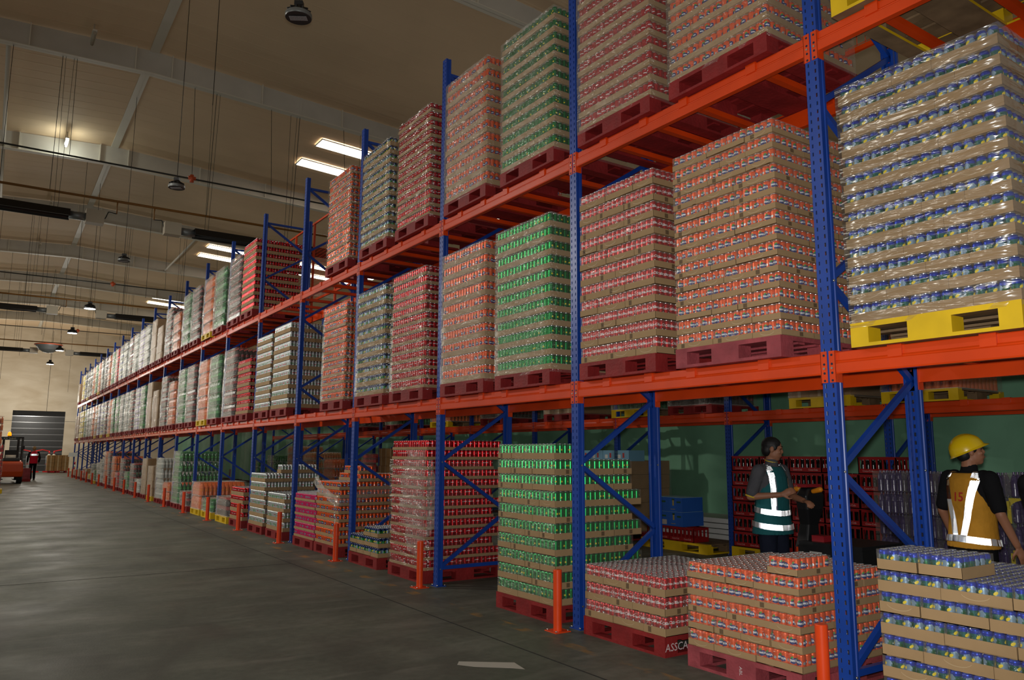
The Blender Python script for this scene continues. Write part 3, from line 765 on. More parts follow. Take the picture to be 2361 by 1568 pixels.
# ------------------------------------------------------------------ loads that hold together
CT = [  # bay, slot, level, kind, layers, layer height, card height, film, pallet, dy, label, pallet label
 (-1, 'l', 1, 'blue', 13, 0.1235, 0.064, True, 'yellow', -0.06, 'film-wrapped blue lemon can load on a yellow pallet, first shelf, right edge', 'bright yellow pallet with wooden boards under the blue load'),
 (-1, 'l', 2, 'blue', 9, 0.1235, 0.064, True, 'yellow', -0.06, 'blue can load on the upper shelf, at the upper right corner', 'yellow pallet on the upper shelf at the top right'),
 (0, 'r', 2, 'orange', 13, 0.1235, 0.050, 'shrink_film', 'red', 0.0, 'orange can load on the upper shelf beside the nearest upright', 'red pallet under the orange load nearest on the upper shelf'),
 (0, 'l', 2, 'cola', 11, 0.1440, 0.058, 'shrink_film', 'red', 0.0, 'red cola can load on the upper shelf, cut by the top edge', 'red pallet under the red load cut by the top edge'),
 (1, 'r', 1, 'green', 11, 0.1465, 0.058, 'shrink_film', 'red', 0.0, 'green soda can load on the first shelf, beside the second upright', 'red pallet under the green load on the first shelf'),
 (1, 'l', 1, 'orange', 10, 0.1610, 0.064, 'shrink_film', 'red', 0.01, 'orange can load on the first shelf, beside the green load', 'red pallet under the orange load beside the green one, first shelf'),
 (1, 'r', 2, 'green', 11, 0.1425, 0.058, 'shrink_film', 'red', -0.08, 'green soda can load on the upper shelf, tallest against the ceiling', 'red pallet under the green load on the upper shelf'),
 (1, 'l', 2, 'orange', 10, 0.1600, 0.064, 'shrink_film', 'red', 0.0, 'orange can load on the upper shelf, beside the green load', 'red pallet under the orange load beside the green one, upper shelf'),
 (2, 'r', 0, 'cola', 13, 0.1225, 0.036, 'loose', 'red', -0.11, 'tall red cola can load on the floor, torn film hanging on its corner', 'red pallet under the tall film-hung red load on the floor'),
 (2, 'r', 1, 'cola', 13, 0.1235, 0.040, 'thin_film', 'red', 0.0, 'film-wrapped red cola can load on the first shelf, third bay', 'red pallet under the film-wrapped red load, first shelf'),
 (2, 'l', 1, 'night', 11, 0.1440, 0.066, 'thin_film', 'red', 0.0, 'film-wrapped navy and green can load on the first shelf', 'red pallet under the navy load, first shelf'),
 (2, 'r', 2, 'cola', 13, 0.1200, 0.044, 'thin_film', 'red', -0.05, 'film-wrapped red cola can load on the upper shelf', 'red pallet under the film-wrapped red load, upper shelf'),
 (2, 'l', 2, 'night', 12, 0.1270, 0.062, 'thin_film', 'red', 0.0, 'film-wrapped navy and green can load on the upper shelf', 'red pallet under the navy load, upper shelf'),
 (3, 'r', 0, 'orange', 8, 0.1225, 0.050, 'loose', 'red', 0.02, 'orange can load on the floor with a loose film sash and trays on top', 'red pallet under the orange floor load with film sash'),
 (3, 'l', 0, 'pink', 6, 0.1225, 0.040, False, 'red', -0.15, 'pink can load on the floor beside the orange one', 'red pallet under the pink can load'),
 (3, 'r', 1, 'orange', 12, 0.1310, 0.044, 'thin_film', 'red', 0.0, 'film-wrapped orange can load on the first shelf, fourth bay', 'red pallet under the film-wrapped orange load, first shelf'),
 (3, 'r', 2, 'orange', 12, 0.1300, 0.040, 'thin_film', 'red', 0.0, 'film-wrapped orange can load on the upper shelf, under the skylight', 'red pallet under the film-wrapped orange load, upper shelf'),
 (4, 'r', 0, 'white', 4, 0.170, 0.070, False, 'red', -0.02, 'low white can load on the floor, nearer of the two', 'red pallet under the nearer white floor load'),
 (4, 'l', 0, 'white', 6, 0.170, 0.070, False, 'red', 0.0, 'tall white can load on the floor, farther of the two', 'red pallet under the farther white floor load'),
 (4, 'r', 1, 'white', 9, 0.180, 0.075, False, 'red', 0.08, 'white can load on the first shelf, nearer of the two', 'red pallet under the nearer white load on the first shelf'),
 (4, 'l', 1, 'white', 9, 0.172, 0.072, False, 'red', 0.0, 'white can load on the first shelf, farther and lower of the two', 'red pallet under the farther white load on the first shelf'),
 (5, 'r', 1, 'cola', 8, 0.150, 0.070, False, 'red', 0.0, 'short dark red can load on the first shelf, left of the white loads', 'red pallet under the short dark red load, first shelf'),
 (5, 'r', 2, 'cola', 10, 0.160, 0.072, False, 'red', 0.05, 'dark red can load on the upper shelf behind the open blue frame', 'red pallet under the dark red load, upper shelf'),
 (5, 'r', 0, 'cola', 4, 0.170, 0.080, False, 'red', 0.0, 'low dark red can load on the floor behind its orange bollard', 'red pallet under the low dark red floor load'),
]
LOADS = {}
for i, (k, s, lv, kind, n, lh, hc, film, pal, dy, lab, pl) in enumerate(CT):
    ex = ()
    if (k, s, lv) == (3, 'r', 0): ex = [(0, 5, 6, 4, 0), (0, 9, 6, 4, 0), (6, 6, 4, 6, 0), (10, 6, 6, 4, 0), (0, 5, 6, 4, 1), (6, 5, 4, 6, 1), (0, 12, 4, 6, 0)]
    if (k, s, lv) == (4, 'l', 0): ex = [(0, 5, 4, 6, 0), (0, 11, 4, 6, 0)]
    def fn(y, z): LOADS[(k, s, lv)] = can_load(kind, y, z, n, lh, hc, lab, None if film == 'loose' else film, seed=100+i, extra=ex)
    put(k, s, lv, fn, pal, dy, True, pl)
# navy low trays on the floor beyond the tall red load: loose, so things of their own
y = near_y(2, 'l')+0.02; pallet('red', y, 0, 'red pallet under the low navy trays on the floor', -0.06, True)
NT = [(0, 12, 4), (0, 6, 4), (0, 0, 4), (1, 12, 4), (1, 6, 4), (1, 0, 4), (2, 3, 4), (2, 0, 3)]
for i, (L, yi, w) in enumerate([(0, 12, 4), (0, 8, 4), (0, 4, 4), (0, 0, 4), (1, 12, 4), (1, 8, 4), (1, 4, 4), (1, 0, 4), (2, 5, 4), (2, 1, 4)]):
    t = obj('can_tray', tray_mesh(4, 6, 0.060, 1), None, (-0.045+(0.02 if L == 2 else 0), y+yi*CP, PH+L*0.130), rnd.uniform(-0.008, 0.008))
    tag(t, 'navy can tray, %s, %s from left, low navy floor stack' % (['bottom layer', 'second layer up', 'top layer'][L], ORD[i % 4] if L < 2 else ['first', 'second'][i-8]), 'tray', 'trays in the low navy floor stack')
    for a, c in spots(4, 6, 0, True, L >= 1): obj('can', can_mesh('night', 0.124), t, (cpos(c, 6), cpos(a, 4), 0.005), rnd.uniform(0, 6.28))
def part_of(root, name, b):
    L = root.location; b.v = [(x-L.x, y-L.y, z-L.z) for x, y, z in b.v]; return obj(name, b, root)
# torn film on the tall red floor load, film sash on the orange one
def ribbon(pts, wid, m, wob=0.02, seed=0, up=(0, 0, 1)):
    R = random.Random(seed); b = MB(); rows = []
    for i, (p, w) in enumerate(zip(pts, wid)):
        p = Vector(p); d = (Vector(pts[min(i+1, len(pts)-1)])-Vector(pts[max(i-1, 0)])).normalized(); u = d.cross(Vector((-1, -0.6, 0))).normalized()
        rows.append([tuple(p + u*w*(j/6-0.5) + Vector((-R.uniform(0, wob), -R.uniform(0, wob), 0))) for j in range(7)])
    b.grid(rows, m); return b
ry = near_y(2, 'r')-0.11
pts = []; wd = []
for i in range(26):
    t = i/25; pts.append((-0.07-0.02*sin(i), ry+0.20-0.12*sin(t*2.6)+0.05*t, 1.62-1.28*t)); wd.append(0.22+0.30*sin(pi*min(1, t*1.1))+0.05*rnd.random())
part_of(LOADS[(2, 'r', 0)], 'torn_wrap', ribbon(pts, wd, 'loose_film', 0.05, 1))
b = film_shell(-0.055, 1.10, ry-0.006, ry+1.01, 0.16, 1.50, 'thin_film', 77, 0.006, False)
part_of(LOADS[(2, 'r', 0)], 'stretch_film', b)
oy = near_y(3, 'r')+0.02
def sash_pts(): 
    P = [(-0.06, oy+1.02, 1.16), (-0.07, oy+0.75, 1.02), (-0.075, oy+0.4, 0.93), (-0.08, oy+0.12, 0.86), (-0.07, oy-0.02, 0.84), (0.2, oy-0.03, 0.90), (0.5, oy-0.03, 0.97), (0.85, oy-0.03, 1.04), (1.12, oy-0.03, 1.10)]
    out = []
    for a, c in zip(P, P[1:]): out += [tuple(Vector(a).lerp(Vector(c), t/4)) for t in range(4)]
    return out + [P[-1]]
sp = sash_pts()
part_of(LOADS[(3, 'r', 0)], 'wrap_sash', ribbon(sp, [0.12+0.05*rnd.random() for _ in sp], 'loose_film', 0.03, 2))
sp = [(-0.08-0.01*sin(i*1.3), oy+0.05+0.015*sin(i), 0.84-0.03*i) for i in range(22)]
part_of(LOADS[(3, 'r', 0)], 'wrap_tail', ribbon(sp, [0.03+(0.10*max(0, (i-13)/8) if i < 19 else 0.05) for i in range(22)], 'loose_film', 0.02, 3))

# ------------------------------------------------------------------ farther loads: bottle packs and cartons in layers
BT = {  # body, label, cap
 'cola': ('pet_cola', 'label_red', 'cap_red', 'dark cola bottle'), 'green': ('pet_green', 'label_green', 'cap_green', 'green bottle'), 'orange': ('pet_orange', 'label_orange', 'cap_orange', 'orange bottle'),
 'white': ('pet_clear', 'label_white', 'cap_white', 'pale bottle'), 'yellow': ('pet_yellow', 'pet_yellow', 'cap_white', 'yellow bottle'), 'lilac': ('pet_lilac', 'label_white', 'cap_white', 'lilac bottle'),
 'red': ('can_red', 'label_red', 'cap_red', 'red bottle'), 'purple': ('pet_purple', 'pet_purple', 'pet_purple', 'purple bottle'), 'amber': ('pet_amber', 'label_orange', 'cap_white', 'amber bottle'), 'blue': ('pet_clear', 'label_blue', 'cap_white', 'blue-labelled bottle')}
def bottle_mb(kind, h, n=8):
    b = MB(); body, lab, cap, _ = BT[kind]; r = h*0.158
    b.lathe([(r*0.8, 0, body), (r, h*0.05, body), (r*0.94, h*0.33, body), (r*0.97, h*0.34, lab), (r*0.97, h*0.54, body), (r, h*0.60, body), (r*0.75, h*0.78, body), (r*0.30, h*0.90, cap), (r*0.33, h*0.905, cap), (r*0.33, h)], body, n)
    return b
PLM = {}
def pack_layer(kind, h, top, ny=9, nx=11):
    key = (kind, round(h, 3), top, ny)
    if key in PLM: return PLM[key]
    b = MB()
    if kind == 'carton':
        for i in range(3): b.box(0.002, 1.10, i*0.333+0.003, (i+1)*0.333-0.003, 0.002, h-0.003, 'carton_brown')
        for i in range(3): b.box(0.0, 0.002, i*0.333+0.14, i*0.333+0.19, 0.002, h-0.003, 'tape_and_glare')
    else:
        bt = bottle_mb(kind, h*0.97); p = 1.0/ny; px = 1.12/nx
        for i in range(ny):
            for j in range(nx):
                if j == 0 or i == 0 or top: b.add(bt, Matrix.Translation(((j+0.5)*px, (i+0.5)*p, 0.002)))
        b.box(px, 1.10, p, 0.99, 0.0, h*0.6, BT[kind][0])
        b.box(0, 1.12, 0, 1.0, -0.002, 0.002, 'label_white')
    PLM[key] = b.mesh('pack_layer'); return PLM[key]
SHELL = {}
def far_shell(h):
    key = round(h, 1)
    if key not in SHELL: SHELL[key] = film_shell(-0.008, 1.13, -0.006, 1.006, 0, 1.0, 'pack_film', int(h*10), 0.012).mesh('stretch_film')
    return SHELL[key]
film_mat('pack_film', 0.08, 0.50, 9.0, 0.9, 0.42)
def far_load(kind, y, z, h, where, x=-0.045, pal='red', film=True, w=1.0, floor_where=None):
    nm = 'brown carton' if kind == 'carton' else BT[kind][3]
    t = empty('carton_load' if kind == 'carton' else 'bottle_load', (x, y, z+PH)); t.scale = (1, w, 1)
    lb = ('taped stack of brown cartons, ' if kind == 'carton' else 'film-wrapped %s packs, ' % nm) + where
    tag(t, lb, 'pallet load', 'loads farther along the rack')
    lh0 = 0.24 if kind == 'carton' else 0.285
    n = max(1, round((h-PH)/lh0)); lh = (h-PH)/n
    lh = round(lh, 2)
    for L in range(n): obj('pack_layer', pack_layer(kind, lh, L == n-1), t, (rnd.uniform(-0.012, 0.012), 0, L*lh+0.003))
    if film:
        f = obj('stretch_film', far_shell(h), t, (0, 0, -0.02)); f.scale = (1, 1, n*lh+0.03)
    pallet(pal, y, z, '%s pallet under the %s, %s' % ('yellow' if pal == 'yellow' else 'red', 'cartons' if kind == 'carton' else BT[kind][3].split()[0]+' packs', where), x-0.015, False, w)
    return t
FAR = {
 2: [('-', 'cola'), ('green', 'orange*'), ('cola', 'green'), ('orange.8', 'cola'), ('carton.75', 'carton'), ('white', 'lilac'), ('white', 'cola'), ('white', 'blue'), ('red', 'green'), ('orange', 'cola'), ('white', 'orange*'), ('green', 'orange'), ('white', 'white*'), ('blue', 'yellow'), ('-', 'carton.8')],
 1: [('-', 'cola'), ('green', 'orange*'), ('cola', 'green'), ('orange.85', 'cola'), ('carton.8', 'carton'), ('green', 'lilac'), ('cola', 'white'), ('white', 'green'), ('green', 'orange*'), ('cola', 'blue*'), ('lilac', 'amber*'), ('orange', 'white'), ('white', 'green'), ('yellow', 'yellow*'), ('carton', 'carton.9')],
 0: [('-', 'cola.35*'), ('green.28*', 'orange.5*'), ('cola.32', 'green'), ('orange.42', 'white.85'), ('carton.7*', 'carton.85'), ('white.38', 'cola.7'), ('green.5', 'cola.8'), ('red.45', 'orange.85'), ('cola.95', 'orange'), ('white.75', 'white.65'), ('green.4*', 'white.6'), ('yellow.25', 'carton.4'), ('red.35', 'carton.3'), ('carton.35', 'white.3'), ('carton.3', 'red.25')]}
LN = {0: 'on the floor', 1: 'first shelf', 2: 'upper shelf'}
for lv in (2, 1, 0):
    for i, pair in enumerate(FAR[lv]):
        k = 5+i
        for s, code in zip('rl', pair):
            if code == '-': continue
            pal = 'yellow' if code.endswith('*') else 'red'; code = code.rstrip('*')
            kind = code.split('.')[0]; fr = float('0.'+code.split('.')[1]) if '.' in code else 1.0
            H = {0: 1.62, 1: 1.70, 2: 1.66}[lv]*fr
            far_load(kind, near_y(k, s), LV[lv], H, '%s, %s bay from the right, %s pallet' % (LN[lv], ORD[k+1], 'nearer' if s == 'r' else 'farther'), pal=pal)
# a green six-pack layer and low packs standing before the loads (floor, seventh and eighth bays)
# ------------------------------------------------------------------ second rack: crates, boxes, packs
def crate_mesh():
    b = MB(); Wc, Dc, Hc, t = 0.54, 0.36, 0.232, 0.012
    b.box(0, Dc, 0, Wc, 0, 0.012, 'crate_red')
    def wall(f):      # f(u, v, z) -> point; length L; posts and rails leave three windows
        pass
    def panel(axis, c0, c1, a0, a1, z0, z1):
        if axis == 'x': b.box(c0, c1, a0, a1, z0, z1, 'crate_red')
        else: b.box(a0, a1, c0, c1, z0, z1, 'crate_red')
    for axis, L, cs in (('x', Wc, ((0, t), (Dc-t, Dc))), ('y', Dc, ((0, t), (Wc-t, Wc)))):
        for c0, c1 in cs:
            panel(axis, c0, c1, 0, L, 0, 0.072); panel(axis, c0, c1, 0, L, Hc-0.038, Hc)
            nwin = 6 if L > 0.5 else 4; pw = 0.022
            for i in range(nwin+1):
                a = i*(L-pw)/nwin; e = 0.012 if i in (0, nwin) else 0.0
                panel(axis, c0, c1, a, a+pw, 0.072, Hc-0.038)
            panel(axis, c0-0.004 if c0 == 0 else c0, c1 if c0 == 0 else c1+0.004, 0, L, Hc-0.012, Hc)
    tx = text_mb('Coca-Cola', 0.036, 'lettering_pale', 0.15, 0.0006)
    for u in (0.14, 0.40): b.add(place_flat(tx, (-0.0015, u, 0.042), (0, -1, 0), (0, 0, 1)))
    return b.mesh('bottle_crate')
CRM = crate_mesh()
def crate_bottles():
    b = MB(); bt = MB(); bt.lathe([(0.028, 0), (0.03, 0.01), (0.03, 0.11), (0.013, 0.17), (0.013, 0.2), (0.015, 0.205), (0.015, 0.215)], 'bottle_dark', 7)
    for i in range(7):
        for j in (0, 1, 3): b.add(bt, Matrix.Translation((0.048+j*0.082, 0.048+i*0.074, 0.014)))
    return b.mesh('bottle_cluster')
CRB = crate_bottles()
def crate(x, y, z, label, group, rz=0.0, bottles=True):
    t = obj('bottle_crate', CRM, None, (x, y, z), rz); tag(t, label, 'crate', group)
    if bottles: stuff(obj('bottle_cluster', CRB, t))
    return t
cx = R2X-0.02
rows = [9, 9, 9, 9, 9, 9]
for r in range(6):
    for c in range(5):
        if r == 5 and c == 3: continue
        dy = rnd.uniform(-0.006, 0.006)
        crate(cx+rnd.uniform(-0.01, 0.01), 4.79-c*0.546+dy, PH+r*0.234, 'red bottle crate, %s, %s from the left, crate wall behind the workers' % ('bottom row' if r == 0 else 'top row' if r == 5 else ORD[r]+' row up', ORD[c]), 'crates in the crate wall')
for i, y in enumerate((1.68, 2.9, 4.14)): pallet('yellow', y, 0, ['yellow pallet under the right end of the crate wall', 'yellow pallet under the middle of the crate wall', 'yellow pallet under the left end of the crate wall'][i], cx-0.05, False, 1.2)
# low crates with blue boxes on top
pallet('yellow', 5.62, 0, 'yellow pallet under the low red crates with blue boxes', cx-0.3, False, 1.5)
for i in range(2): crate(cx-0.25+(0.0 if i else 0.02), 6.50-i*0.56, PH, 'low red crate, %s from the left, on the pallet with blue boxes' % ORD[i], 'low red crates', 0.02*i, False)
mat('box_blue', (44, 98, 186), 0.5, 0, 0.3, 0.05, 4); mat('box_top', (150, 196, 220), 0.5); mat('print_gold', (170, 150, 70), 0.6); mat('print_green', (36, 84, 60), 0.6); mat('sticker', (190, 180, 170), 0.6)
for i in range(2):
    b = MB(); b.box(0, 0.5, 0, 0.62, 0, 0.232, 'box_blue'); b.box(0.002, 0.498, 0.002, 0.618, 0.232, 0.236, 'box_top')
    t = obj('drinks_box', b, None, (cx-0.27, 6.16, PH+0.236+i*0.238), 0.02*i); tag(t, ['lower blue printed box on the low red crates, white sticker', 'upper blue printed box with pale top on the low red crates'][i], 'box', 'blue boxes')
    d = MB()
    for u, v, w, h, m in ((0.18, 0.15, 0.035, 0.10, 'print_gold'), (0.18, 0.20, 0.06, 0.025, 'print_green'), (0.06, 0.16, 0.09, 0.03, 'print_green'), (0.42, 0.16, 0.13, 0.03, 'print_green'), (0.19, 0.04, 0.10, 0.008, 'print_gold')):
        d.face([(-0.0015, u-w/2+0.02, v-h/2), (-0.0015, u-w/2+0.02, v+h/2), (-0.0015, u+w/2+0.02, v+h/2), (-0.0015, u+w/2+0.02, v-h/2)], m)
    if i == 0: d.face([(-0.0015, 0.36, 0.02), (-0.0015, 0.36, 0.10), (-0.0015, 0.48, 0.10), (-0.0015, 0.48, 0.02)], 'sticker')
    obj('print', d, t)
# pale boards lying behind them
b = MB()
for i in range(4): b.box(R2X+0.4, R2X+1.3, 4.2, 6.9, 0.16+i*0.09, 0.235+i*0.09, 'label_white')
pb = empty('board_pile', (0, 0, 0)); tag(pb, 'pale flat boards piled behind the low red crates', 'boards')
for i in range(4):
    b = MB(); b.box(R2X+0.5, R2X+1.3, 5.15, 7.6, 0.16+i*0.09, 0.235+i*0.09, 'label_white'); obj('board', b, pb)
b = MB(); b.box(R2X+0.55, R2X+1.25, 5.3, 7.4, 0, 0.16, 'pallet_wood'); obj('support', b, pb)
# purple and yellow bottle packs at the right
mat('pack_yellow', (196, 176, 30), 0.4)
PKM = {}
def pack_mesh(kind, band):
    key = (kind, band)
    if key in PKM: return PKM[key]
    b = MB(); bt = bottle_mb(kind, 0.245); 
    for i in range(4):
        for j in range(3): b.add(bt, Matrix.Translation((0.045+j*0.08, 0.045+i*0.08, 0.002)))
    if band:
        for y in (0.012, 0.335): b.box(-0.004, 0.0, y-0.018, y+0.018, 0.0, 0.215, band)
        pts = [(0.175+0.155*cos(a), 0.13+0.10*sin(a)) for a in [pi*i/10 for i in range(11)]]
        for (ya, za), (yb, zb) in zip(pts, pts[1:]): b.face([(-0.004, ya, za), (-0.004, yb, zb), (-0.004, yb, 0.245), (-0.004, ya, 0.245)], band)
    PKM[key] = b.mesh('bottle_pack'); return PKM[key]
def pack(kind, x, y, z, label, group, band=None, rz=0):
    t = obj('bottle_pack', pack_mesh(kind, band), None, (x, y, z), rz); tag(t, label, 'bottle pack', group)
    f = MB(); f.box(-0.008, 0.25, -0.004, 0.355, 0.0, 0.24, 'shrink_film', skip='b'); obj('shrink_film', f, t)
    return t
pallet('red', 0.90, 0, 'red pallet under the purple bottle packs', R2X-1.1, False, 1.42)
for r in range(5):
    for c in range(4):
        pack('purple', R2X-1.05, 1.96-c*0.36, PH+r*0.25, 'purple bottle pack, %s, %s from left, dark stack behind the blue post' % ('bottom row' if r == 0 else 'top row' if r == 4 else ORD[r]+' row up', ORD[c]), 'purple packs in the dark stack')
pallet('red', -0.86, 0, 'red pallet under the yellow and purple packs at the right edge', R2X-1.6, False, 1.5)
for r in range(5):
    for c in range(4):
        if r == 4 and c == 3: continue
        yel = (r+c) % 2 == 1
        pack('purple', R2X-1.55, 0.28-c*0.365, PH+r*0.25+0.02, '%s, %s, %s from left, right-edge pack stack' % ('purple bottle pack with yellow wrapper' if yel else 'plain purple bottle pack', 'bottom row' if r == 0 else 'top row' if r == 4 else ORD[r]+' row up', ORD[c]), 'packs at the right edge', 'pack_yellow' if yel else None)
# loads seen dimly through the front rack
mat('box_sky', (120, 170, 196), 0.5); mat('print_red', (180, 60, 60), 0.6)
for i in range(4):
    b = MB(); b.box(0, 0.4, 0, 0.36, 0, 0.20, 'box_sky'); t = obj('drinks_box', b, None, (R2X, 7.75+i*0.37, 1.45)); tag(t, 'pale blue printed box, %s from the right, behind the tall green stack' % ORD[i], 'box', 'pale blue boxes')
    d = MB(); d.face([(-0.0015, 0.12, 0.06), (-0.0015, 0.12, 0.15), (-0.0015, 0.17, 0.15), (-0.0015, 0.17, 0.06)], 'print_red'); d.face([(-0.0015, 0.22, 0.05), (-0.0015, 0.22, 0.12), (-0.0015, 0.30, 0.12), (-0.0015, 0.30, 0.05)], 'label_white'); obj('print', d, t)
far_load('carton', 7.8, 0, 1.45, 'rear rack floor, under the pale blue boxes', R2X, w=1.45)
far_load('carton', 17.9, 0, 1.70, 'rear rack floor, left of the tall red floor load', R2X, film=False)
far_load('amber', 24.7, 0, 1.62, 'rear rack floor, above the white floor loads', R2X)
far_load('orange', 22.6, 0, 1.36, 'rear rack floor, beside the amber packs', R2X)
far_load('amber', 26.6, 0, 1.86, 'rear rack floor, tallest of the amber ones', R2X)
far_load('green', 29.2, 0, 1.45, 'rear rack floor, left of the amber packs', R2X)
far_load('green', 31.6, 0, 1.25, 'rear rack floor, leftmost green', R2X)
far_load('red', 19.2, 0, 1.55, 'rear rack floor, beside the brown cartons', R2X)
for i, (y, kind, pal) in enumerate(((-0.5, 'carton', 'yellow'), (1.75, 'orange', 'yellow'), (3.2, 'carton', 'yellow'), (5.7, 'cola', 'red'), (7.2, 'green', 'yellow'), (9.4, 'carton', 'red'), (12.0, 'cola', 'red'), (14.6, 'orange', 'yellow'), (17.5, 'green', 'red'), (20.1, 'cola', 'red'))):
    far_load(kind, y, Z1, 1.5, 'rear rack shelf, %s from the right' % ORD[i], R2X, pal)

# ------------------------------------------------------------------ overhead: lamps, heaters, pipes
def lamp_meshes(on):
    parts = []
    b = MB(); b.lathe([(0.155, 0.0), (0.16, 0.012), (0.16, 0.05), (0.145, 0.062)], 'lamp_rim' if not on else 'lamp_black', 24, capa=False); parts.append(('rim', b.mesh('rim')))
    b = MB(); b.lathe([(0.0, 0.012), (0.157, 0.002), (0.157, 0.012)], 'lamp_black', 24, capa=False, capb=False)
    for a in range(12):
        q = 2*pi*a/12; b.bar((0.03*cos(q), 0.03*sin(q), 0.12), (0.135*cos(q), 0.135*sin(q), 0.068), 0.008, 0.06, 'lamp_black')
    b.lathe([(0.145, 0.06), (0.10, 0.10), (0.05, 0.16)], 'lamp_black', 20); parts.append(('housing', b.mesh('housing')))
    b = MB(); b.box(-0.05, 0.05, -0.04, 0.04, 0.16, 0.215, 'lamp_black'); parts.append(('driver_box', b.mesh('driver_box')))
    b = MB()
    if on: b.lathe([(0.0, -0.001), (0.15, -0.001)], 'led_on', 24, capa=False, capb=False)
    else:
        for i in range(12):
            for j in range(4): b.box(-0.105+i*0.0178, -0.105+i*0.0178+0.013, -0.045+j*0.024, -0.045+j*0.024+0.018, -0.005, 0.001, 'led_off')
    parts.append(('led_panel', b.mesh('led_panel')))
    return parts
LM = {o: lamp_meshes(o) for o in (False, True)}
for i, (x, y) in enumerate(LAMPS):
    on = i >= 3; t = empty('high_bay_lamp', (x, y, LAMP_Z), -0.55); t.scale = (1.25, 1.25, 1.25) if on else (1.0, 1.0, 1.0)
    tag(t, ('lit round high bay lamp on a long cable, %s lamp along the aisle' if on else 'unlit round high bay lamp with an LED panel, %s lamp along the aisle') % ORD[i], 'lamp', 'high bay lamps')
    for nm, me in LM[on]: obj(nm, me, t)
    b = MB(); b.tube((0, 0, 0.2), (0, 0, (zr(x)-LAMP_Z)/t.scale[2]), 0.006, 'wire', 6); obj('cable', b, t)
for y in (4.0, 12.5, 21.0, 30.0):
    t = empty('high_bay_lamp', (-8.6, y, LAMP_Z+0.12)); tag(t, 'lit high bay lamp over the next aisle, %s' % {4.0: 'nearest', 12.5: 'second', 21.0: 'third', 30.0: 'farthest'}[y], 'lamp', 'lamps of the next aisle')
    for nm, me in LM[True]:
        if nm != 'led_panel': obj(nm, me, t)
HZ = 7.2
def heater(x0, x1, y, label, box_at):
    t = empty('radiant_heater', (0, y, HZ)); tag(t, label, 'heater', 'overhead tube heaters')
    b = MB(); b.grid([[(x, -0.24, -0.10), (x, -0.13, 0.09), (x, 0.13, 0.09), (x, 0.24, -0.10), (x, 0.22, -0.10), (x, 0.12, 0.075), (x, -0.12, 0.075), (x, -0.22, -0.10)] for x in (x0, x1)], 'heater_black', close=True, smooth=False, capa=True, capb=True)
    obj('reflector', b, t)
    for dy in (-0.1, 0.1):
        b = MB(); b.tube((x0, dy, -0.03), (x1, dy, -0.03), 0.05, 'heater_black', 8); obj('heater_tube', b, t)
    s = 1 if box_at > x1-0.01 else -1
    b = MB(); xb = box_at
    b.tube((xb-s*0.02, 0, -0.02), (xb+s*0.35, 0, -0.02), 0.10, 'steel_grey', 10); obj('elbow', b, t)
    b = MB(); b.box(min(xb+s*0.33, xb+s*0.72), max(xb+s*0.33, xb+s*0.72), -0.14, 0.14, -0.16, 0.16, 'heater_cream'); obj('burner_box', b, t)
    n = 4
    for i in range(n):
        x = x0+0.3+(x1-x0-0.6)*i/(n-1)
        for dy in (-0.04, 0.04):
            b = MB(); b.bar((x+dy, 0, 0.09), (x+dy*2.2, -0.22, zr(x)-0.655+0.018*abs(x-RX)-HZ), 0.008, 0.008, 'wire'); obj('hanger_wire', b, t)
NM = ['nearest', 'middle', 'farthest']
for i, y in enumerate((17.55, 32.5, 47.5)):
    heater(-9.0, -3.45, y, 'black tube heater hung left of the ridge, %s row' % NM[i], -3.45)
    heater(-0.65, 6.2, y, 'black tube heater hung right of the ridge, %s row' % NM[i], -0.65)
    t = empty('gas_pipe', (0, y+0.1, 7.72)); tag(t, 'ochre gas pipe across the hall above the %s heaters' % NM[i], 'pipe', 'gas pipes')
    b = MB(); b.tube((-12, 0, 0), (10, 0, 0), 0.032, 'gas_yellow', 8); obj('pipe', b, t)
    for x, s in ((-2.45, -1), (-1.6, 1)):
        b = MB(); b.path([(x, 0, 0), (x, 0, -0.32)], 0.016, 'gas_yellow', 6); obj('drop_pipe', b, t)
        b = MB(); b.path([(x, 0, -0.32), (x+s*0.18, 0, -0.30), (x+s*0.24, 0, -0.48), (x+s*0.4, -0.1, -0.52)], 0.013, 'pipe_dark', 6); obj('hose', b, t)
    for x in (-4.9, -3.9, -0.35, 1.9):
        b = MB(); b.bar((x, 0, 0.03), (x, -0.32, zr(x)-0.655+0.018*abs(x-RX)-7.72), 0.012, 0.012, 'wire'); obj('hanger_wire', b, t)
    t = empty('sprinkler_pipe', (0, y-0.6, 8.42)); tag(t, 'thin dark sprinkler pipe across the hall, %s row' % NM[i], 'pipe', 'sprinkler pipes')
    b = MB(); b.tube((-12, 0, 0), (10, 0, 0), 0.022, 'pipe_dark', 8); obj('pipe', b, t)
    b = MB(); b.tube((-0.9, 0, -0.09), (-0.9, 0, 0.10), 0.05, 'valve_orange', 8); b.tube((-0.99, 0, 0.02), (-0.81, 0, 0.02), 0.05, 'valve_orange', 8); obj('valve', b, t)
    for x in (-3.6, -0.9, 1.1, 3.2):
        b = MB(); b.bar((x, 0, 0), (x, 0.38, zr(x)-0.655+0.018*abs(x-RX)-8.42), 0.010, 0.010, 'wire'); obj('hanger_wire', b, t)
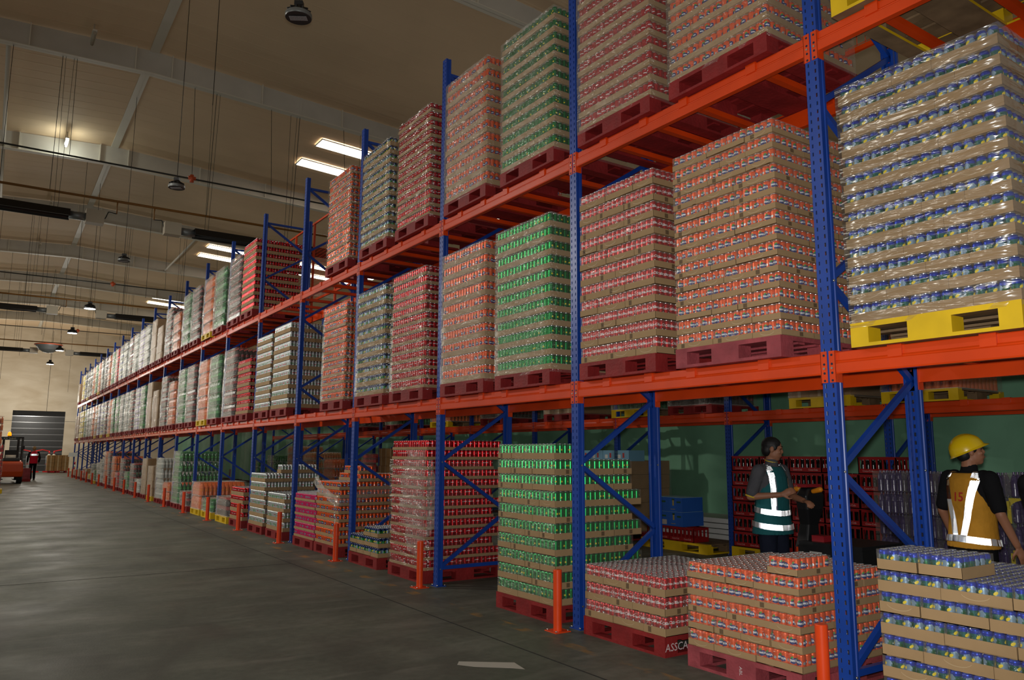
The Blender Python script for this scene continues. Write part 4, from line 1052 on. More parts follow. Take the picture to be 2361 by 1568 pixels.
# loose hanging rods between the rafters
RODS = [(-1.2, 13.6, 9.0, 11.2), (-2.6, 26.0, 7.4, 11.1), (-0.4, 26.5, 7.0, 11.1), (-3.3, 34.0, 7.2, 11.0), (-1.3, 34.4, 6.9, 11.0), (0.5, 40.2, 7.2, 11.0), (-2.9, 40.4, 7.2, 11.0), (-3.6, 47.0, 6.8, 11.0), (-0.6, 54.5, 5.4, 11.0), (0.9, 54.6, 6.5, 11.0), (-4.4, 39.9, 4.9, 11.0)]
for i, (x, y, za, zb) in enumerate(RODS):
    b = MB(); b.bar((x, y, za), (x, y, zr(x)-0.02), 0.012, 0.012, 'wire'); tag(obj('hanging_rod', b), 'thin dark rod hanging from the roof, %s from the camera' % ORD[i], 'rod', 'thin rods hanging from the roof')
# small tube fittings under the left roof slope: the second is lit
for i, (y, lit) in enumerate(((16.9, False), (24.4, True), (31.9, False), (39.4, False))):
    x = -3.35
    t = empty('tube_light', (x, y, zr(x)-0.35)); tag(t, 'lit white tube light on the roof beside a rafter' if lit else 'unlit tube fitting under the roof, %s along' % ['first', '', 'second', 'third'][i], 'light', 'tube fittings under the roof')
    b = MB(); b.box(-0.05, 0.05, -0.62, 0.05, 0.02, 0.06, 'girder_edge'); obj('body', b, t)
    b = MB(); b.tube((0, -0.6, -0.02), (0, 0.03, -0.02), 0.035, 'tube_on' if lit else 'steel_white', 8); obj('tube', b, t)
    b = MB(); b.box(-0.015, 0.015, -0.3, -0.27, 0.06, 0.345, 'steel_white'); obj('bracket', b, t)
lamp('tube_glow', 'POINT', (-3.35, 24.1, zr(-3.35)-0.55), 16, (0.95, 1.0, 0.85), 0.1)
# clear dome mirror hanging far off
t = empty('dome_mirror', (-2.3, 46.0, 7.38)); t.scale = (0.8, 0.8, 0.8); tag(t, 'hanging clear dome mirror with a brown rim near the far heaters', 'mirror')
b = MB(); b.lathe([(0.02, -0.55), (0.30, -0.50), (0.58, -0.33), (0.76, -0.08), (0.80, 0.0)], 'steel_grey', 20, capb=False); obj('dome', b, t)
b = MB(); b.lathe([(0.80, -0.02), (0.86, -0.02), (0.86, 0.04), (0.80, 0.04)], 'valve_orange', 20, capa=False, capb=False); obj('rim', b, t)
b = MB()
for a in (0, 2.1, 4.2): b.bar((0.8*cos(a), 0.8*sin(a), 0.02), (0, 0, 5.35), 0.01, 0.01, 'wire')
obj('hanger_wire', b, t)
# ------------------------------------------------------------------ people
from mathutils.bvhtree import BVHTree
mat('skin', (150, 102, 76), 0.55, 0, 0.4); mat('hair_black', (16, 14, 14), 0.6); mat('eye_dark', (24, 18, 16), 0.3); mat('lip', (128, 74, 64), 0.5)
mat('polo_grey', (78, 78, 82), 0.85, 0, 0.1, 0.06, 20, 0.2, 60); mat('piping_yellow', (200, 170, 40), 0.7); mat('vest_teal', (30, 92, 96), 0.8, 0, 0.2, 0.06, 20, 0.25, 30)
mat('trousers_navy', (26, 30, 44), 0.85, 0, 0.1, 0.08, 15, 0.25, 30); mat('shirt_black', (24, 24, 26), 0.9, 0, 0.1, 0.05, 20, 0.2, 40)
mat('vest_mustard', (186, 132, 40), 0.8, 0, 0.2, 0.06, 20, 0.25, 30); mat('trousers_black', (20, 20, 22), 0.9, 0, 0.1); mat('shoe_dark', (26, 22, 20), 0.6)
mat('helmet_yellow', (222, 186, 20), 0.25, 0, 0.5); mat('print_darkred', (170, 40, 30), 0.7); mat('jacket_red', (190, 22, 46), 0.75, 0, 0.2, 0.06, 10)
m = bpy.data.materials.new('reflective_prisms'); m.use_nodes = True; nt = m.node_tree; nt.nodes.clear()     # mirror faces of the retro-reflective tape's corner prisms
o_ = nt.nodes.new('ShaderNodeOutputMaterial'); g_ = nt.nodes.new('ShaderNodeBsdfGlossy'); g_.inputs['Roughness'].default_value = 0.06; g_.inputs['Color'].default_value = (0.96, 0.97, 0.98, 1)
nt.links.new(g_.outputs[0], o_.inputs[0]); MATS['reflective_prisms'] = m
m2 = m.copy(); m2.name = 'reflective_band'; [setattr(x.inputs['Roughness'], 'default_value', 0.05) for x in m2.node_tree.nodes if x.type == 'BSDF_GLOSSY']; MATS['reflective_band'] = m2

def capsule(b, p, q, r1, r2, m, n=12, flat=1.0, flatdir=None):
    p = Vector(p); q = Vector(q); d = q-p; L = d.length; d = d/L if L > 1e-6 else Vector((0, 0, 1))
    u = Vector((1, 0, 0)) if abs(d.x) < 0.8 else Vector((0, 1, 0))
    if flatdir is not None: u = Vector(flatdir)
    a = (u - d*u.dot(d)).normalized(); c = d.cross(a); rows = []
    for k in range(5): t = pi/2*(1-k/4); rows.append((p - d*r1*sin(t), r1*cos(t)))
    for k in range(1, 5): t = pi/2*k/4; rows.append((q + d*r2*sin(t), r2*cos(t)))
    rows.insert(5, (q, r2))
    b.grid([[cc + a*(max(rr, 1e-4)*cos(2*pi*i/n)*flat) + c*(max(rr, 1e-4)*sin(2*pi*i/n)) for i in range(n)] for cc, rr in rows], m, close=True, capa=True, capb=True)
def ellip(b, c, r, m, n=14, T=None):
    rows = []
    for k in range(9):
        t = -pi/2+pi*k/8; rr = max(cos(t), 1e-3)
        rows.append([Vector((r[0]*rr*cos(2*pi*i/n), r[1]*rr*sin(2*pi*i/n), r[2]*sin(t))) for i in range(n)])
    rows = [[(T @ v if T is not None else v) + Vector(c) for v in row] for row in rows]
    b.grid(rows, m, close=True, capa=True, capb=True)
def slab(b, rows, m, n=20, e=2.4):
    """loft of super-ellipses: (z, half width, half depth, y offset, x offset)"""
    R = []
    for z, a, d, y, *x in rows:
        x = x[0] if x else 0
        R.append([(x+a*math.copysign(abs(cos(t))**(2/e), cos(t)), y+d*math.copysign(abs(sin(t))**(2/e), sin(t)), z) for t in [2*pi*i/n for i in range(n)]])
    b.grid(R, m, close=True, capa=True, capb=True)
def fused(name, b, parent, voxel, it=5):
    o = obj(name, b.mesh(name), parent)
    r = o.modifiers.new('fuse', 'REMESH'); r.mode = 'VOXEL'; r.voxel_size = voxel; r.use_smooth_shade = True
    s = o.modifiers.new('soften', 'SMOOTH'); s.factor = 0.5; s.iterations = it
    return o
def hand(b, wrist, direc, palm_n, m, curl=0.5, side=1):
    """palm, four unequal fingers with two bends each, a thumb leaving the side of the palm"""
    w = Vector(wrist); d = Vector(direc).normalized(); n = Vector(palm_n); n = (n - d*n.dot(d)).normalized(); s = d.cross(n)*side
    capsule(b, w, w+d*0.075, 0.026, 0.036, m, 10, 0.55, n)
    for i, (off, L) in enumerate(((-0.030, 0.072), (-0.010, 0.080), (0.010, 0.076), (0.029, 0.060))):
        p = w+d*0.082+s*off; a = 0.35*curl; q = p+(d*cos(a)+n*sin(a))*L*0.45; a2 = 1.2*curl; r = q+(d*cos(a2)+n*sin(a2))*L*0.32; a3 = 2.0*curl; t = r+(d*cos(a3)+n*sin(a3))*L*0.25
        capsule(b, p-d*0.02, q, 0.0098, 0.009, m, 8); capsule(b, q, r, 0.009, 0.0082, m, 8); capsule(b, r, t, 0.0082, 0.0072, m, 8)
    p = w+d*0.025-s*0.030; q = p+(d*0.6-s*0.7+n*0.3).normalized()*0.042; r = q+(d*0.85-s*0.1+n*0.5).normalized()*0.034
    capsule(b, p, q, 0.0125, 0.011, m, 8); capsule(b, q, r, 0.011, 0.009, m, 8)
def head(b, c, yaw, pitch, m):
    T = Matrix.Rotation(yaw, 3, 'Z') @ Matrix.Rotation(pitch, 3, 'X'); P = lambda x, y, z: Vector(c) + T @ Vector((x, y, z))
    ellip(b, P(0, -0.008, 0.030), (0.076, 0.096, 0.088), m, 16, T); ellip(b, P(0, 0.018, -0.035), (0.062, 0.074, 0.078), m, 14, T)
    ellip(b, P(0, 0.040, -0.088), (0.032, 0.036, 0.026), m, 10, T)
    capsule(b, P(0, 0.083, 0.016), P(0, 0.095, -0.018), 0.009, 0.0135, m, 8); ellip(b, P(0, 0.086, -0.025), (0.018, 0.014, 0.010), m, 8, T)
    ellip(b, P(0, 0.080, 0.026), (0.052, 0.016, 0.012), m, 10, T)
    ellip(b, P(0, 0.080, -0.058), (0.024, 0.014, 0.012), m, 8, T)
    for s in (-1, 1):
        ellip(b, P(s*0.077, -0.004, -0.002), (0.010, 0.020, 0.032), m, 8, T); ellip(b, P(s*0.042, 0.066, -0.022), (0.022, 0.018, 0.018), m, 8, T)
    return P, T
def tape(parent, bvh, rays, name='reflective_strip', a=0.0054, lift=0.006, mt='reflective_prisms'):
    """retro-reflective tape: corner cubes of three square mirror faces, side a, laid on the cloth. rays: (length step count, rows, f(i, j) -> (origin, direction))"""
    b = MB(); ni, nj, f = rays; im = b.mi(mt); q3 = 1/math.sqrt(3); q23 = math.sqrt(2/3)
    for j in range(nj):
        for i in range(ni):
            o, d = f(i + (0.5 if j % 2 else 0.0), j); d = Vector(d).normalized(); h = bvh.ray_cast(Vector(o), d)
            if h[0] is None: continue
            n = h[1]; n = -n if n.dot(d) > 0 else n; p = h[0]+n*lift
            o2, d2 = f(i + (0.5 if j % 2 else 0.0) + 1, j); h2 = bvh.ray_cast(Vector(o2), Vector(d2).normalized())
            if h2[0] is None or (h2[0]-h[0]).length > a*4: continue
            t = h2[0]-h[0]; t = (t - n*t.dot(n)).normalized(); s = n.cross(t)
            E = [n*q3 + (t*cos(w)+s*sin(w))*q23 for w in (radians(30), radians(150), radians(270))]
            k = len(b.v); E = [x*a*1.02 for x in E]
            b.v += [tuple(p), tuple(p+E[0]), tuple(p+E[1]), tuple(p+E[2]), tuple(p+E[0]+E[1]), tuple(p+E[1]+E[2]), tuple(p+E[2]+E[0])]
            for q in ((0, 1, 4, 2), (0, 2, 5, 3), (0, 3, 6, 1)): b.f.append(tuple(k+x for x in q)); b.m.append(im); b.sm.append(False)
    return obj(name, b, parent)

def worker(kind, loc, heading, label, s=1.0):
    t = empty('person', loc, math.atan2(-heading[0], heading[1])); t.scale = (s, s, s); tag(t, label, 'person')
    one = kind == 1
    sh = 0.185; zs = 1.43
    # arms: shoulder, elbow, wrist
    if one:
        RA = [(sh, -0.01, zs-0.01), (0.245, -0.075, 1.165), (0.10, 0.165, 1.19)]; LA = [(-sh, 0.0, zs-0.01), (-0.25, 0.03, 1.17), (-0.16, 0.25, 1.13)]
        hyaw, hp = 0.6, -0.10
    else:
        RA = [(sh, 0.0, zs-0.01), (0.275, -0.03, 1.15), (0.31, 0.075, 0.915)]; LA = [(-sh, 0.0, zs-0.01), (-0.26, -0.02, 1.15), (-0.27, 0.10, 0.92)]
        hyaw, hp = -0.75, 0.20
        if kind == 3: LA = [(-sh, 0.0, zs-0.01), (-0.19, 0.20, 1.22), (-0.08, 0.42, 1.20)]
    b = MB(); hc = Vector((0.0, 0.03, 1.635))
    if not one: hc = Vector((0.01, 0.025, 1.635))
    Pq, T = head(b, hc, hyaw, hp, 'skin')
    capsule(b, (0, -0.005, 1.42), (0, 0.012, 1.56), 0.062, 0.054, 'skin')
    slab(b, [(0.90, 0.15, 0.10, 0), (1.05, 0.135, 0.09, 0), (1.25, 0.155, 0.10, 0), (1.40, 0.15, 0.085, 0), (1.46, 0.07, 0.06, 0)], 'skin')
    for A, sd in ((RA, 1), (LA, -1)):
        capsule(b, A[0], A[1], 0.046, 0.038, 'skin'); capsule(b, A[1], A[2], 0.039, 0.027, 'skin')
        d = (Vector(A[2])-Vector(A[1])).normalized()
        if one and sd == 1: hand(b, Vector(A[2])+d*0.012, d+Vector((-0.2, 0.3, 0.5)), (-1, 0.2, 0.1), 'skin', 0.75, 1)
        elif one: hand(b, Vector(A[2])+d*0.012, d+Vector((0.3, 0.4, 0)), (0.1, 0.1, -1), 'skin', 0.9, -1)
        else: hand(b, Vector(A[2])+d*0.012, d+Vector((0, 0.1, -0.3)), (-sd, 0.2, 0), 'skin', 0.35, sd)
    for sx in (-1, 1):
        capsule(b, (sx*0.085, 0, 0.92), (sx*0.10, 0.015, 0.50), 0.072, 0.048, 'skin'); capsule(b, (sx*0.10, 0.015, 0.50), (sx*0.10, -0.01, 0.09), 0.046, 0.032, 'skin')
    fused('body', b, t, 0.0075, 4)
    # eyes, brows
    for sx in (-1, 1):
        b = MB(); ellip(b, Pq(sx*0.031, 0.080, 0.010), (0.011, 0.007, 0.006), 'eye_dark', 8, T); obj('eye', b, t)
        b = MB(); capsule(b, Pq(sx*0.018, 0.094, 0.036), Pq(sx*0.050, 0.080, 0.037), 0.004, 0.003, 'hair_black', 6); obj('eyebrow', b, t)
    b = MB(); capsule(b, Pq(-0.020, 0.091, -0.060), Pq(0.020, 0.091, -0.060), 0.004, 0.004, 'lip', 6); obj('mouth', b, t)
    b = MB()      # short black hair: a cap over the crown and the back of the head
    ellip(b, Pq(0, -0.016, 0.043), (0.083, 0.099, 0.086), 'hair_black', 16, T); ellip(b, Pq(0, -0.050, -0.005), (0.074, 0.062, 0.075), 'hair_black', 14, T)
    for sx in (-1, 1): ellip(b, Pq(sx*0.066, 0.022, 0.022), (0.014, 0.022, 0.034), 'hair_black', 8, T)
    fused('hair', b, t, 0.008, 3)
    # shirt with short sleeves
    sm = 'polo_grey' if one else 'shirt_black'; b = MB()
    slab(b, [(0.84, 0.175, 0.125, 0), (1.0, 0.165, 0.115, 0), (1.2, 0.178, 0.12, 0), (1.36, 0.185, 0.112, 0), (1.44, 0.13, 0.085, -0.005), (1.475, 0.075, 0.068, 0)], sm)
    for A in (RA, LA):
        a = Vector(A[0]); e = Vector(A[1]); capsule(b, a+Vector((-0.05 if A is RA else 0.05, 0, 0.01)), a.lerp(e, 0.30), 0.064, 0.070, sm); capsule(b, a, a.lerp(e, 0.82), 0.069, 0.060, sm)
    capsule(b, (0, 0.0, 1.44), (0, 0.012, 1.505), 0.068, 0.064, sm)
    fused('shirt', b, t, 0.009, 4)
    if one:
        b = MB()
        for A in (RA, LA):
            a = Vector(A[0]); e = Vector(A[1]); c = a.lerp(e, 0.99); d = (e-a).normalized(); b.tube(c-d*0.007, c+d*0.007, 0.055, 'piping_yellow', 14); obj('piping', b, t); b = MB()
        b.tube((0, 0.008, 1.515), (0, 0.010, 1.523), 0.066, 'piping_yellow', 16, caps=False); obj('piping', b, t)
    # vest
    vm = 'vest_teal' if one else 'vest_mustard'; b = MB()
    flare = 0.02 if one else 0.0
    slab(b, [(0.80 if one else 0.87, 0.205+flare, 0.155+flare, -0.01), (0.98, 0.190+flare*0.5, 0.142, -0.005), (1.10, 0.182, 0.132, 0), (1.25, 0.180, 0.134, 0), (1.36, 0.168, 0.122, 0), (1.42, 0.160, 0.105, -0.005), (1.465, 0.135, 0.075, -0.005)], vm, 24, 2.3)
    bv = BVHTree.FromPolygons([Vector(v) for v in b.v], b.f)
    ve = fused('vest', b, t, 0.010, 3)
    # reflective tape
    L = 0.0054*math.sqrt(2); st = L*0.866
    def band(z0, dz, zslope=0.0, j0=8):
        nn = 144
        def f(i, j):
            a = 2*pi*i/nn; z = z0 + j*st + zslope*sin(a)
            return (1.0*cos(a), 1.0*sin(a), z), (-cos(a), -sin(a), 0)
        tape(ve, bv, (nn+1, j0, f))
    def strap(x_lo, x_hi, z_lo, front, z_hi=1.40, nj=8):
        ni = int((z_hi-z_lo)/L)
        def f(i, j):
            q = i/ni; x = x_lo+(x_hi-x_lo)*q + (j-3.5)*st; z = z_lo+(z_hi-z_lo)*q
            return (x, 1.0 if front else -1.0, z), (0, -1 if front else 1, 0)
        tape(ve, bv, (ni+1, nj, f))
    def over(x, nj=8):
        def f(i, j):
            a = radians(-62+124*i/32); return (x+(j-3.5)*st, sin(a)*0.5, 1.38+cos(a)*0.5), (0, -sin(a), -cos(a))
        tape(ve, bv, (33, nj, f))
    if one:
        band(0.865, 0.05, -0.025, 8); band(1.005, 0.05, -0.025, 8)
        for sx in (-1, 1):
            strap(sx*0.118, sx*0.115, 1.04, True); strap(sx*0.118, sx*0.115, 1.04, False); over(sx*0.115)
        nn = 60
    else:
        band(0.90, 0.05, -0.02, 8)
        for sx in (-1, 1):
            strap(sx*0.035, sx*0.118, 0.965, False); strap(sx*0.10, sx*0.115, 0.965, True); over(sx*0.116)
        tx = text_mb('15', 0.10, 'print_darkred', 0, 0.002); q = MB(); q.mi('print_darkred'); q.m = tx.m; q.f = tx.f; q.sm = tx.sm
        for x, y, z in tx.v:
            h = bv.ray_cast(Vector((x-0.0, -1, 1.27+y)), Vector((0, 1, 0))); q.v.append(tuple(h[0]+Vector((0, -0.010, 0))) if h[0] is not None else (x, -0.14, 1.27+y))
        obj('number', q, ve)
        # helmet
        hm = empty('helmet'); hm.parent = t
        C = hc + T @ Vector((0, -0.018, 0.026)); hm.location = C; hm.rotation_euler = (T @ Matrix.Rotation(0.24, 3, 'X')).to_euler()
        b = MB(); rows = []
        for k in range(9):
            a = pi/2*k/8; rows.append([(0.110*cos(a)*cos(2*pi*i/28), 0.136*cos(a)*sin(2*pi*i/28), 0.128*sin(a)-0.006) for i in range(28)])
        b.grid(rows, 'helmet_yellow', close=True, capb=True)
        for x in (-0.03, 0, 0.03): b.grid([[(x+0.008*cos(w), -0.134*cos(u)*0.97, 0.126*sin(u)*(1-3*x*x*10)+0.004*sin(w)) for w in (0, pi/2, pi)] for u in [pi*(0.12+0.76*i/14) for i in range(15)]], 'helmet_yellow')
        obj('helmet_shell', b, hm)
        b = MB(); rows = []
        for rr, dz in ((1.0, 0.0), (1.08, -0.012), (1.10, -0.014)):
            rows.append([(0.110*rr*cos(2*pi*i/28), 0.136*rr*sin(2*pi*i/28)+(0.020*max(0, sin(2*pi*i/28))**2 if rr > 1 else 0), -0.006+dz-(0.008*max(0, sin(2*pi*i/28)) if rr > 1 else 0)) for i in range(28)])
        b.grid(rows, 'helmet_yellow', close=True); obj('brim', b, hm)
    # trousers, shoes
    tm = 'trousers_navy' if one else 'trousers_black'; b = MB()
    slab(b, [(0.80, 0.165, 0.122, -0.005), (0.92, 0.165, 0.12, 0), (1.0, 0.155, 0.112, 0)], tm)
    for sx in (-1, 1):
        capsule(b, (sx*0.088, -0.005, 0.84), (sx*0.105, 0.012, 0.50), 0.098, 0.075, tm); capsule(b, (sx*0.105, 0.012, 0.50), (sx*0.105, -0.01, 0.11), 0.074, 0.064, tm)
    fused('trousers', b, t, 0.012, 4)
    for sx in (-1, 1):
        b = MB(); capsule(b, (sx*0.105, -0.05, 0.045), (sx*0.115, 0.14, 0.038), 0.045, 0.040, 'shoe_dark'); obj('shoe', b, t)
    return t
worker(1, (2.02, 2.05, 0), (0.02, -1.0), 'dark-haired man in a grey polo and teal reflective vest at the pallet truck')
worker(2, (2.02, 0.13, 0), (0.97, -0.24), 'man in a yellow helmet and mustard reflective vest seen from behind', 0.985)
worker(3, (1.55, -0.69, 0), (0.95, 0.30), 'man in a mustard vest cut off by the right edge of the photo', 0.98)

# far worker walking away in red and black
def far_worker(loc, rz):
    t = empty('person', loc, rz); t.scale = (1.06, 1.06, 1.06); tag(t, 'man in a red jacket with a reflective shoulder band walking beside the forklift', 'person')
    b = MB(); hc = Vector((0, 0.03, 1.63)); Pq, T = head(b, hc, 0, 0, 'skin'); capsule(b, (0, -0.005, 1.40), (0, 0.012, 1.56), 0.062, 0.054, 'skin')
    slab(b, [(0.90, 0.15, 0.10, 0), (1.25, 0.155, 0.10, 0), (1.46, 0.07, 0.06, 0)], 'skin')
    A = {1: [(0.19, 0, 1.42), (0.27, -0.04, 1.15), (0.26, 0.08, 0.93)], -1: [(-0.19, 0, 1.42), (-0.27, 0.0, 1.15), (-0.25, 0.14, 0.95)]}
    for sd in (1, -1):
        a = A[sd]; capsule(b, a[0], a[1], 0.045, 0.038, 'skin'); capsule(b, a[1], a[2], 0.038, 0.027, 'skin'); hand(b, a[2], (0, 0.2, -1), (-sd, 0.2, 0), 'skin', 0.4, sd)
    LEG = {1: [(0.09, 0, 0.92), (0.10, 0.14, 0.52), (0.10, 0.08, 0.10)], -1: [(-0.09, 0, 0.92), (-0.10, 0.02, 0.50), (-0.10, -0.20, 0.14)]}
    for sd in (1, -1):
        g = LEG[sd]; capsule(b, g[0], g[1], 0.07, 0.05, 'skin'); capsule(b, g[1], g[2], 0.046, 0.032, 'skin')
    fused('body', b, t, 0.010, 3)
    b = MB(); ellip(b, Pq(0, -0.016, 0.043), (0.083, 0.099, 0.086), 'carton_brown', 14, T); ellip(b, Pq(0, -0.05, 0), (0.074, 0.062, 0.075), 'carton_brown', 12, T); fused('hair', b, t, 0.010, 2)
    b = MB(); slab(b, [(0.86, 0.195, 0.14, 0), (1.05, 0.185, 0.13, 0), (1.25, 0.20, 0.135, 0), (1.38, 0.20, 0.125, 0), (1.46, 0.12, 0.085, 0), (1.50, 0.08, 0.075, 0)], 'jacket_red')
    bv = BVHTree.FromPolygons([Vector(v) for v in b.v], b.f); jk = fused('jacket', b, t, 0.012, 3)
    b = MB()
    for sd in (1, -1):
        a = A[sd]; capsule(b, a[0], a[1], 0.066, 0.058, 'shirt_black'); capsule(b, a[1], Vector(a[1]).lerp(Vector(a[2]), 0.9), 0.056, 0.044, 'shirt_black')
        fused('sleeve', b, t, 0.012, 3); b = MB()
    L = 0.016*math.sqrt(2); st = L*0.866
    def f(i, j): return (-0.17+L*i, -1, 1.28+j*st), (0, 1, 0)
    tape(jk, bv, (16, 5, f), 'reflective_strip', 0.016, 0.010, 'reflective_band')
    b = MB(); slab(b, [(0.82, 0.165, 0.122, 0), (0.95, 0.165, 0.12, 0)], 'trousers_black')
    for sd in (1, -1):
        g = LEG[sd]; capsule(b, g[0], g[1], 0.095, 0.073, 'trousers_black'); capsule(b, g[1], g[2], 0.072, 0.062, 'trousers_black')
    fused('trousers', b, t, 0.014, 3)
    for sd, y, z in ((1, 0.06, 0.045), (-1, -0.22, 0.075)):
        b = MB(); capsule(b, (sd*0.10, y-0.04, z), (sd*0.105, y+0.14, z-0.005 if sd > 0 else 0.04), 0.044, 0.038, 'shoe_dark'); obj('shoe', b, t)
far_worker((-2.42, 48.0, 0), 0.15)

# ------------------------------------------------------------------ electric pallet truck beside the first worker
mat('truck_black', (24, 25, 27), 0.45, 0, 0.5); mat('truck_grey', (64, 68, 70), 0.5); mat('grip_orange', (226, 140, 20), 0.5); mat('truck_red', (150, 24, 34), 0.5); mat('plate_pale', (196, 194, 186), 0.6)
pt_ = empty('pallet_truck', (2.85, 1.75, 0)); tag(pt_, 'black electric pallet truck with orange grips standing before the worker', 'pallet truck')
def bevel(o, w=0.015, seg=3):
    q = o.modifiers.new('bevel', 'BEVEL'); q.width = w; q.segments = seg; q.limit_method = 'ANGLE'; return o

b = MB(); b.box(-0.40, 0.35, -0.38, 0.34, 0.10, 0.66, 'truck_black'); bevel(obj('battery_box', b, pt_), 0.02)
b = MB(); b.box(-0.39, 0.34, -0.37, 0.33, 0.66, 0.70, 'truck_black'); bevel(obj('battery_lid', b, pt_), 0.012)
b = MB(); b.box(-0.404, -0.401, 0.06, 0.20, 0.50, 0.61, 'plate_pale'); obj('name_plate', b, pt_)
b = MB(); b.box(-0.30, -0.16, 0.10, 0.24, 0.70, 0.76, 'truck_red'); bevel(obj('emergency_stop', b, pt_), 0.01)
b = MB(); b.box(-0.41, -0.398, 0.335, 0.352, 0.12, 0.64, 'rack_orange'); obj('edge_strip', b, pt_)
b = MB(); b.box(-0.36, 0.20, 0.34, 0.52, 0.06, 0.42, 'truck_black'); bevel(obj('drive_cover', b, pt_), 0.03)
b = MB(); b.grid([[(-0.30, 0.30, 0.60), (-0.06, 0.30, 0.60), (-0.06, 0.46, 0.60), (-0.30, 0.46, 0.60)], [(-0.28, 0.28, 0.86), (-0.10, 0.28, 0.86), (-0.10, 0.40, 0.86), (-0.28, 0.40, 0.86)], [(-0.34, 0.24, 1.02), (-0.06, 0.24, 1.02), (-0.06, 0.38, 1.02), (-0.34, 0.38, 1.02)], [(-0.36, 0.24, 1.16), (-0.04, 0.24, 1.16), (-0.04, 0.38, 1.16), (-0.36, 0.38, 1.16)], [(-0.30, 0.25, 1.24), (-0.10, 0.25, 1.24), (-0.10, 0.36, 1.24), (-0.30, 0.36, 1.24)]], 'truck_black', close=True, smooth=False, capa=True, capb=True)
bevel(obj('tiller_column', b, pt_), 0.025)
b = MB(); b.box(-0.33, -0.09, 0.255, 0.36, 1.245, 1.275, 'truck_red'); bevel(obj('tiller_top', b, pt_), 0.012)
for y0, y1 in ((0.40, 0.50), (0.14, 0.22)):
    b = MB(); capsule(b, (-0.26, y0, 1.225), (-0.26, y1, 1.205), 0.028, 0.024, 'grip_orange', 10); obj('grip', b, pt_)
b = MB(); capsule(b, (-0.28, 0.50, 1.19), (-0.38, 0.66, 1.15), 0.02, 0.014, 'truck_black', 8); obj('handle', b, pt_)
for x in (-0.30, 0.12):
    b = MB(); b.box(x, x+0.17, -1.50, -0.38, 0.05, 0.11, 'truck_grey'); bevel(obj('fork', b, pt_), 0.01)
for x, y in ((-0.30, 0.15), (0.25, 0.15), (-0.03, 0.40)):
    b = MB(); b.tube((x-0.04, y, 0.085), (x+0.04, y, 0.085), 0.085, 'truck_grey', 16); obj('wheel', b, pt_)

# ------------------------------------------------------------------ forklift at the far left
fk = empty('forklift', (-3.62, 42.6, 0)); fk.scale = (1.08, 1.08, 1.08); tag(fk, 'orange forklift with black overhead guard and glowing amber beacon, seen from behind', 'forklift')
mat('fork_orange', (214, 78, 26), 0.35, 0, 0.5); mat('tyre', (22, 22, 22), 0.8); mat('plate_dark', (40, 62, 64), 0.5); mat('fork_cream', (200, 196, 184), 0.5)
b = MB(); b.grid([[(-0.52, 0.0, 0.30), (0.52, 0.0, 0.30), (0.52, 1.0, 0.30), (-0.52, 1.0, 0.30)], [(-0.53, -0.06, 0.55), (0.53, -0.06, 0.55), (0.53, 1.0, 0.55), (-0.53, 1.0, 0.55)], [(-0.50, -0.02, 0.92), (0.50, -0.02, 0.92), (0.50, 0.9, 0.98), (-0.50, 0.9, 0.98)], [(-0.44, 0.08, 1.02), (0.44, 0.08, 1.02), (0.44, 0.8, 1.06), (-0.44, 0.8, 1.06)]], 'fork_orange', close=True, smooth=False, capa=True, capb=True)
bevel(obj('counterweight', b, fk), 0.05)
b = MB(); b.box(-0.48, 0.48, 0.95, 2.1, 0.30, 0.62, 'fork_orange'); bevel(obj('chassis', b, fk), 0.04)
b = MB(); b.box(-0.36, 0.36, 0.10, 0.78, 1.04, 1.16, 'truck_grey'); bevel(obj('engine_cover', b, fk), 0.03)
b = MB(); b.box(-0.25, 0.25, 0.72, 1.18, 0.98, 1.10, 'truck_black'); b.box(-0.24, 0.24, 0.66, 0.76, 1.08, 1.52, 'truck_black'); bevel(obj('seat', b, fk), 0.03)
for sx in (-1, 1):
    b = MB(); b.bar((sx*0.46, 0.40, 1.00), (sx*0.44, 0.62, 2.08), 0.06, 0.06, 'truck_black'); obj('guard_post', b, fk)
    b = MB(); b.bar((sx*0.46, 1.95, 0.62), (sx*0.44, 1.55, 2.08), 0.06, 0.06, 'truck_black'); obj('guard_post', b, fk)
    b = MB(); b.box(sx*0.30-0.05, sx*0.30+0.05, 2.12, 2.28, 0.10, 2.15, 'truck_black'); obj('mast_rail', b, fk)
    b = MB(); b.tube((sx*0.40-0.10, 0.32, 0.26), (sx*0.40+0.10, 0.32, 0.26), 0.26, 'tyre', 20); b.tube((sx*0.51, 0.32, 0.26), (sx*0.515, 0.32, 0.26), 0.13, 'fork_cream', 14); obj('rear_wheel', b, fk)
    b = MB(); b.tube((sx*0.46-0.11, 1.75, 0.33), (sx*0.46+0.11, 1.75, 0.33), 0.33, 'tyre', 20); obj('front_wheel', b, fk)
b = MB(); b.bar((-0.46, 0.62, 2.10), (0.46, 0.62, 2.10), 0.08, 0.07, 'truck_black'); b.bar((-0.46, 1.55, 2.10), (0.46, 1.55, 2.10), 0.06, 0.06, 'truck_black'); obj('guard_frame', b, fk)
for x in (-0.45, -0.27, -0.09, 0.09, 0.27, 0.45):
    b = MB(); b.bar((x, 0.62, 2.11), (x, 1.55, 2.11), 0.03, 0.05, 'truck_black'); obj('guard_bar', b, fk)
b = MB(); b.box(-0.44, 0.26, 0.55, 0.575, 1.99, 2.11, 'plate_dark'); pl = obj('number_plate', b, fk)
obj('number', place_flat(text_mb('XA 36845', 0.12, 'fork_cream'), (-0.09, 0.548, 2.05), (1, 0, 0), (0, 0, 1)), pl)
b = MB(); b.tube((-0.12, 0.62, 2.14), (-0.12, 0.62, 2.18), 0.07, 'truck_black', 14); obj('beacon_base', b, fk)
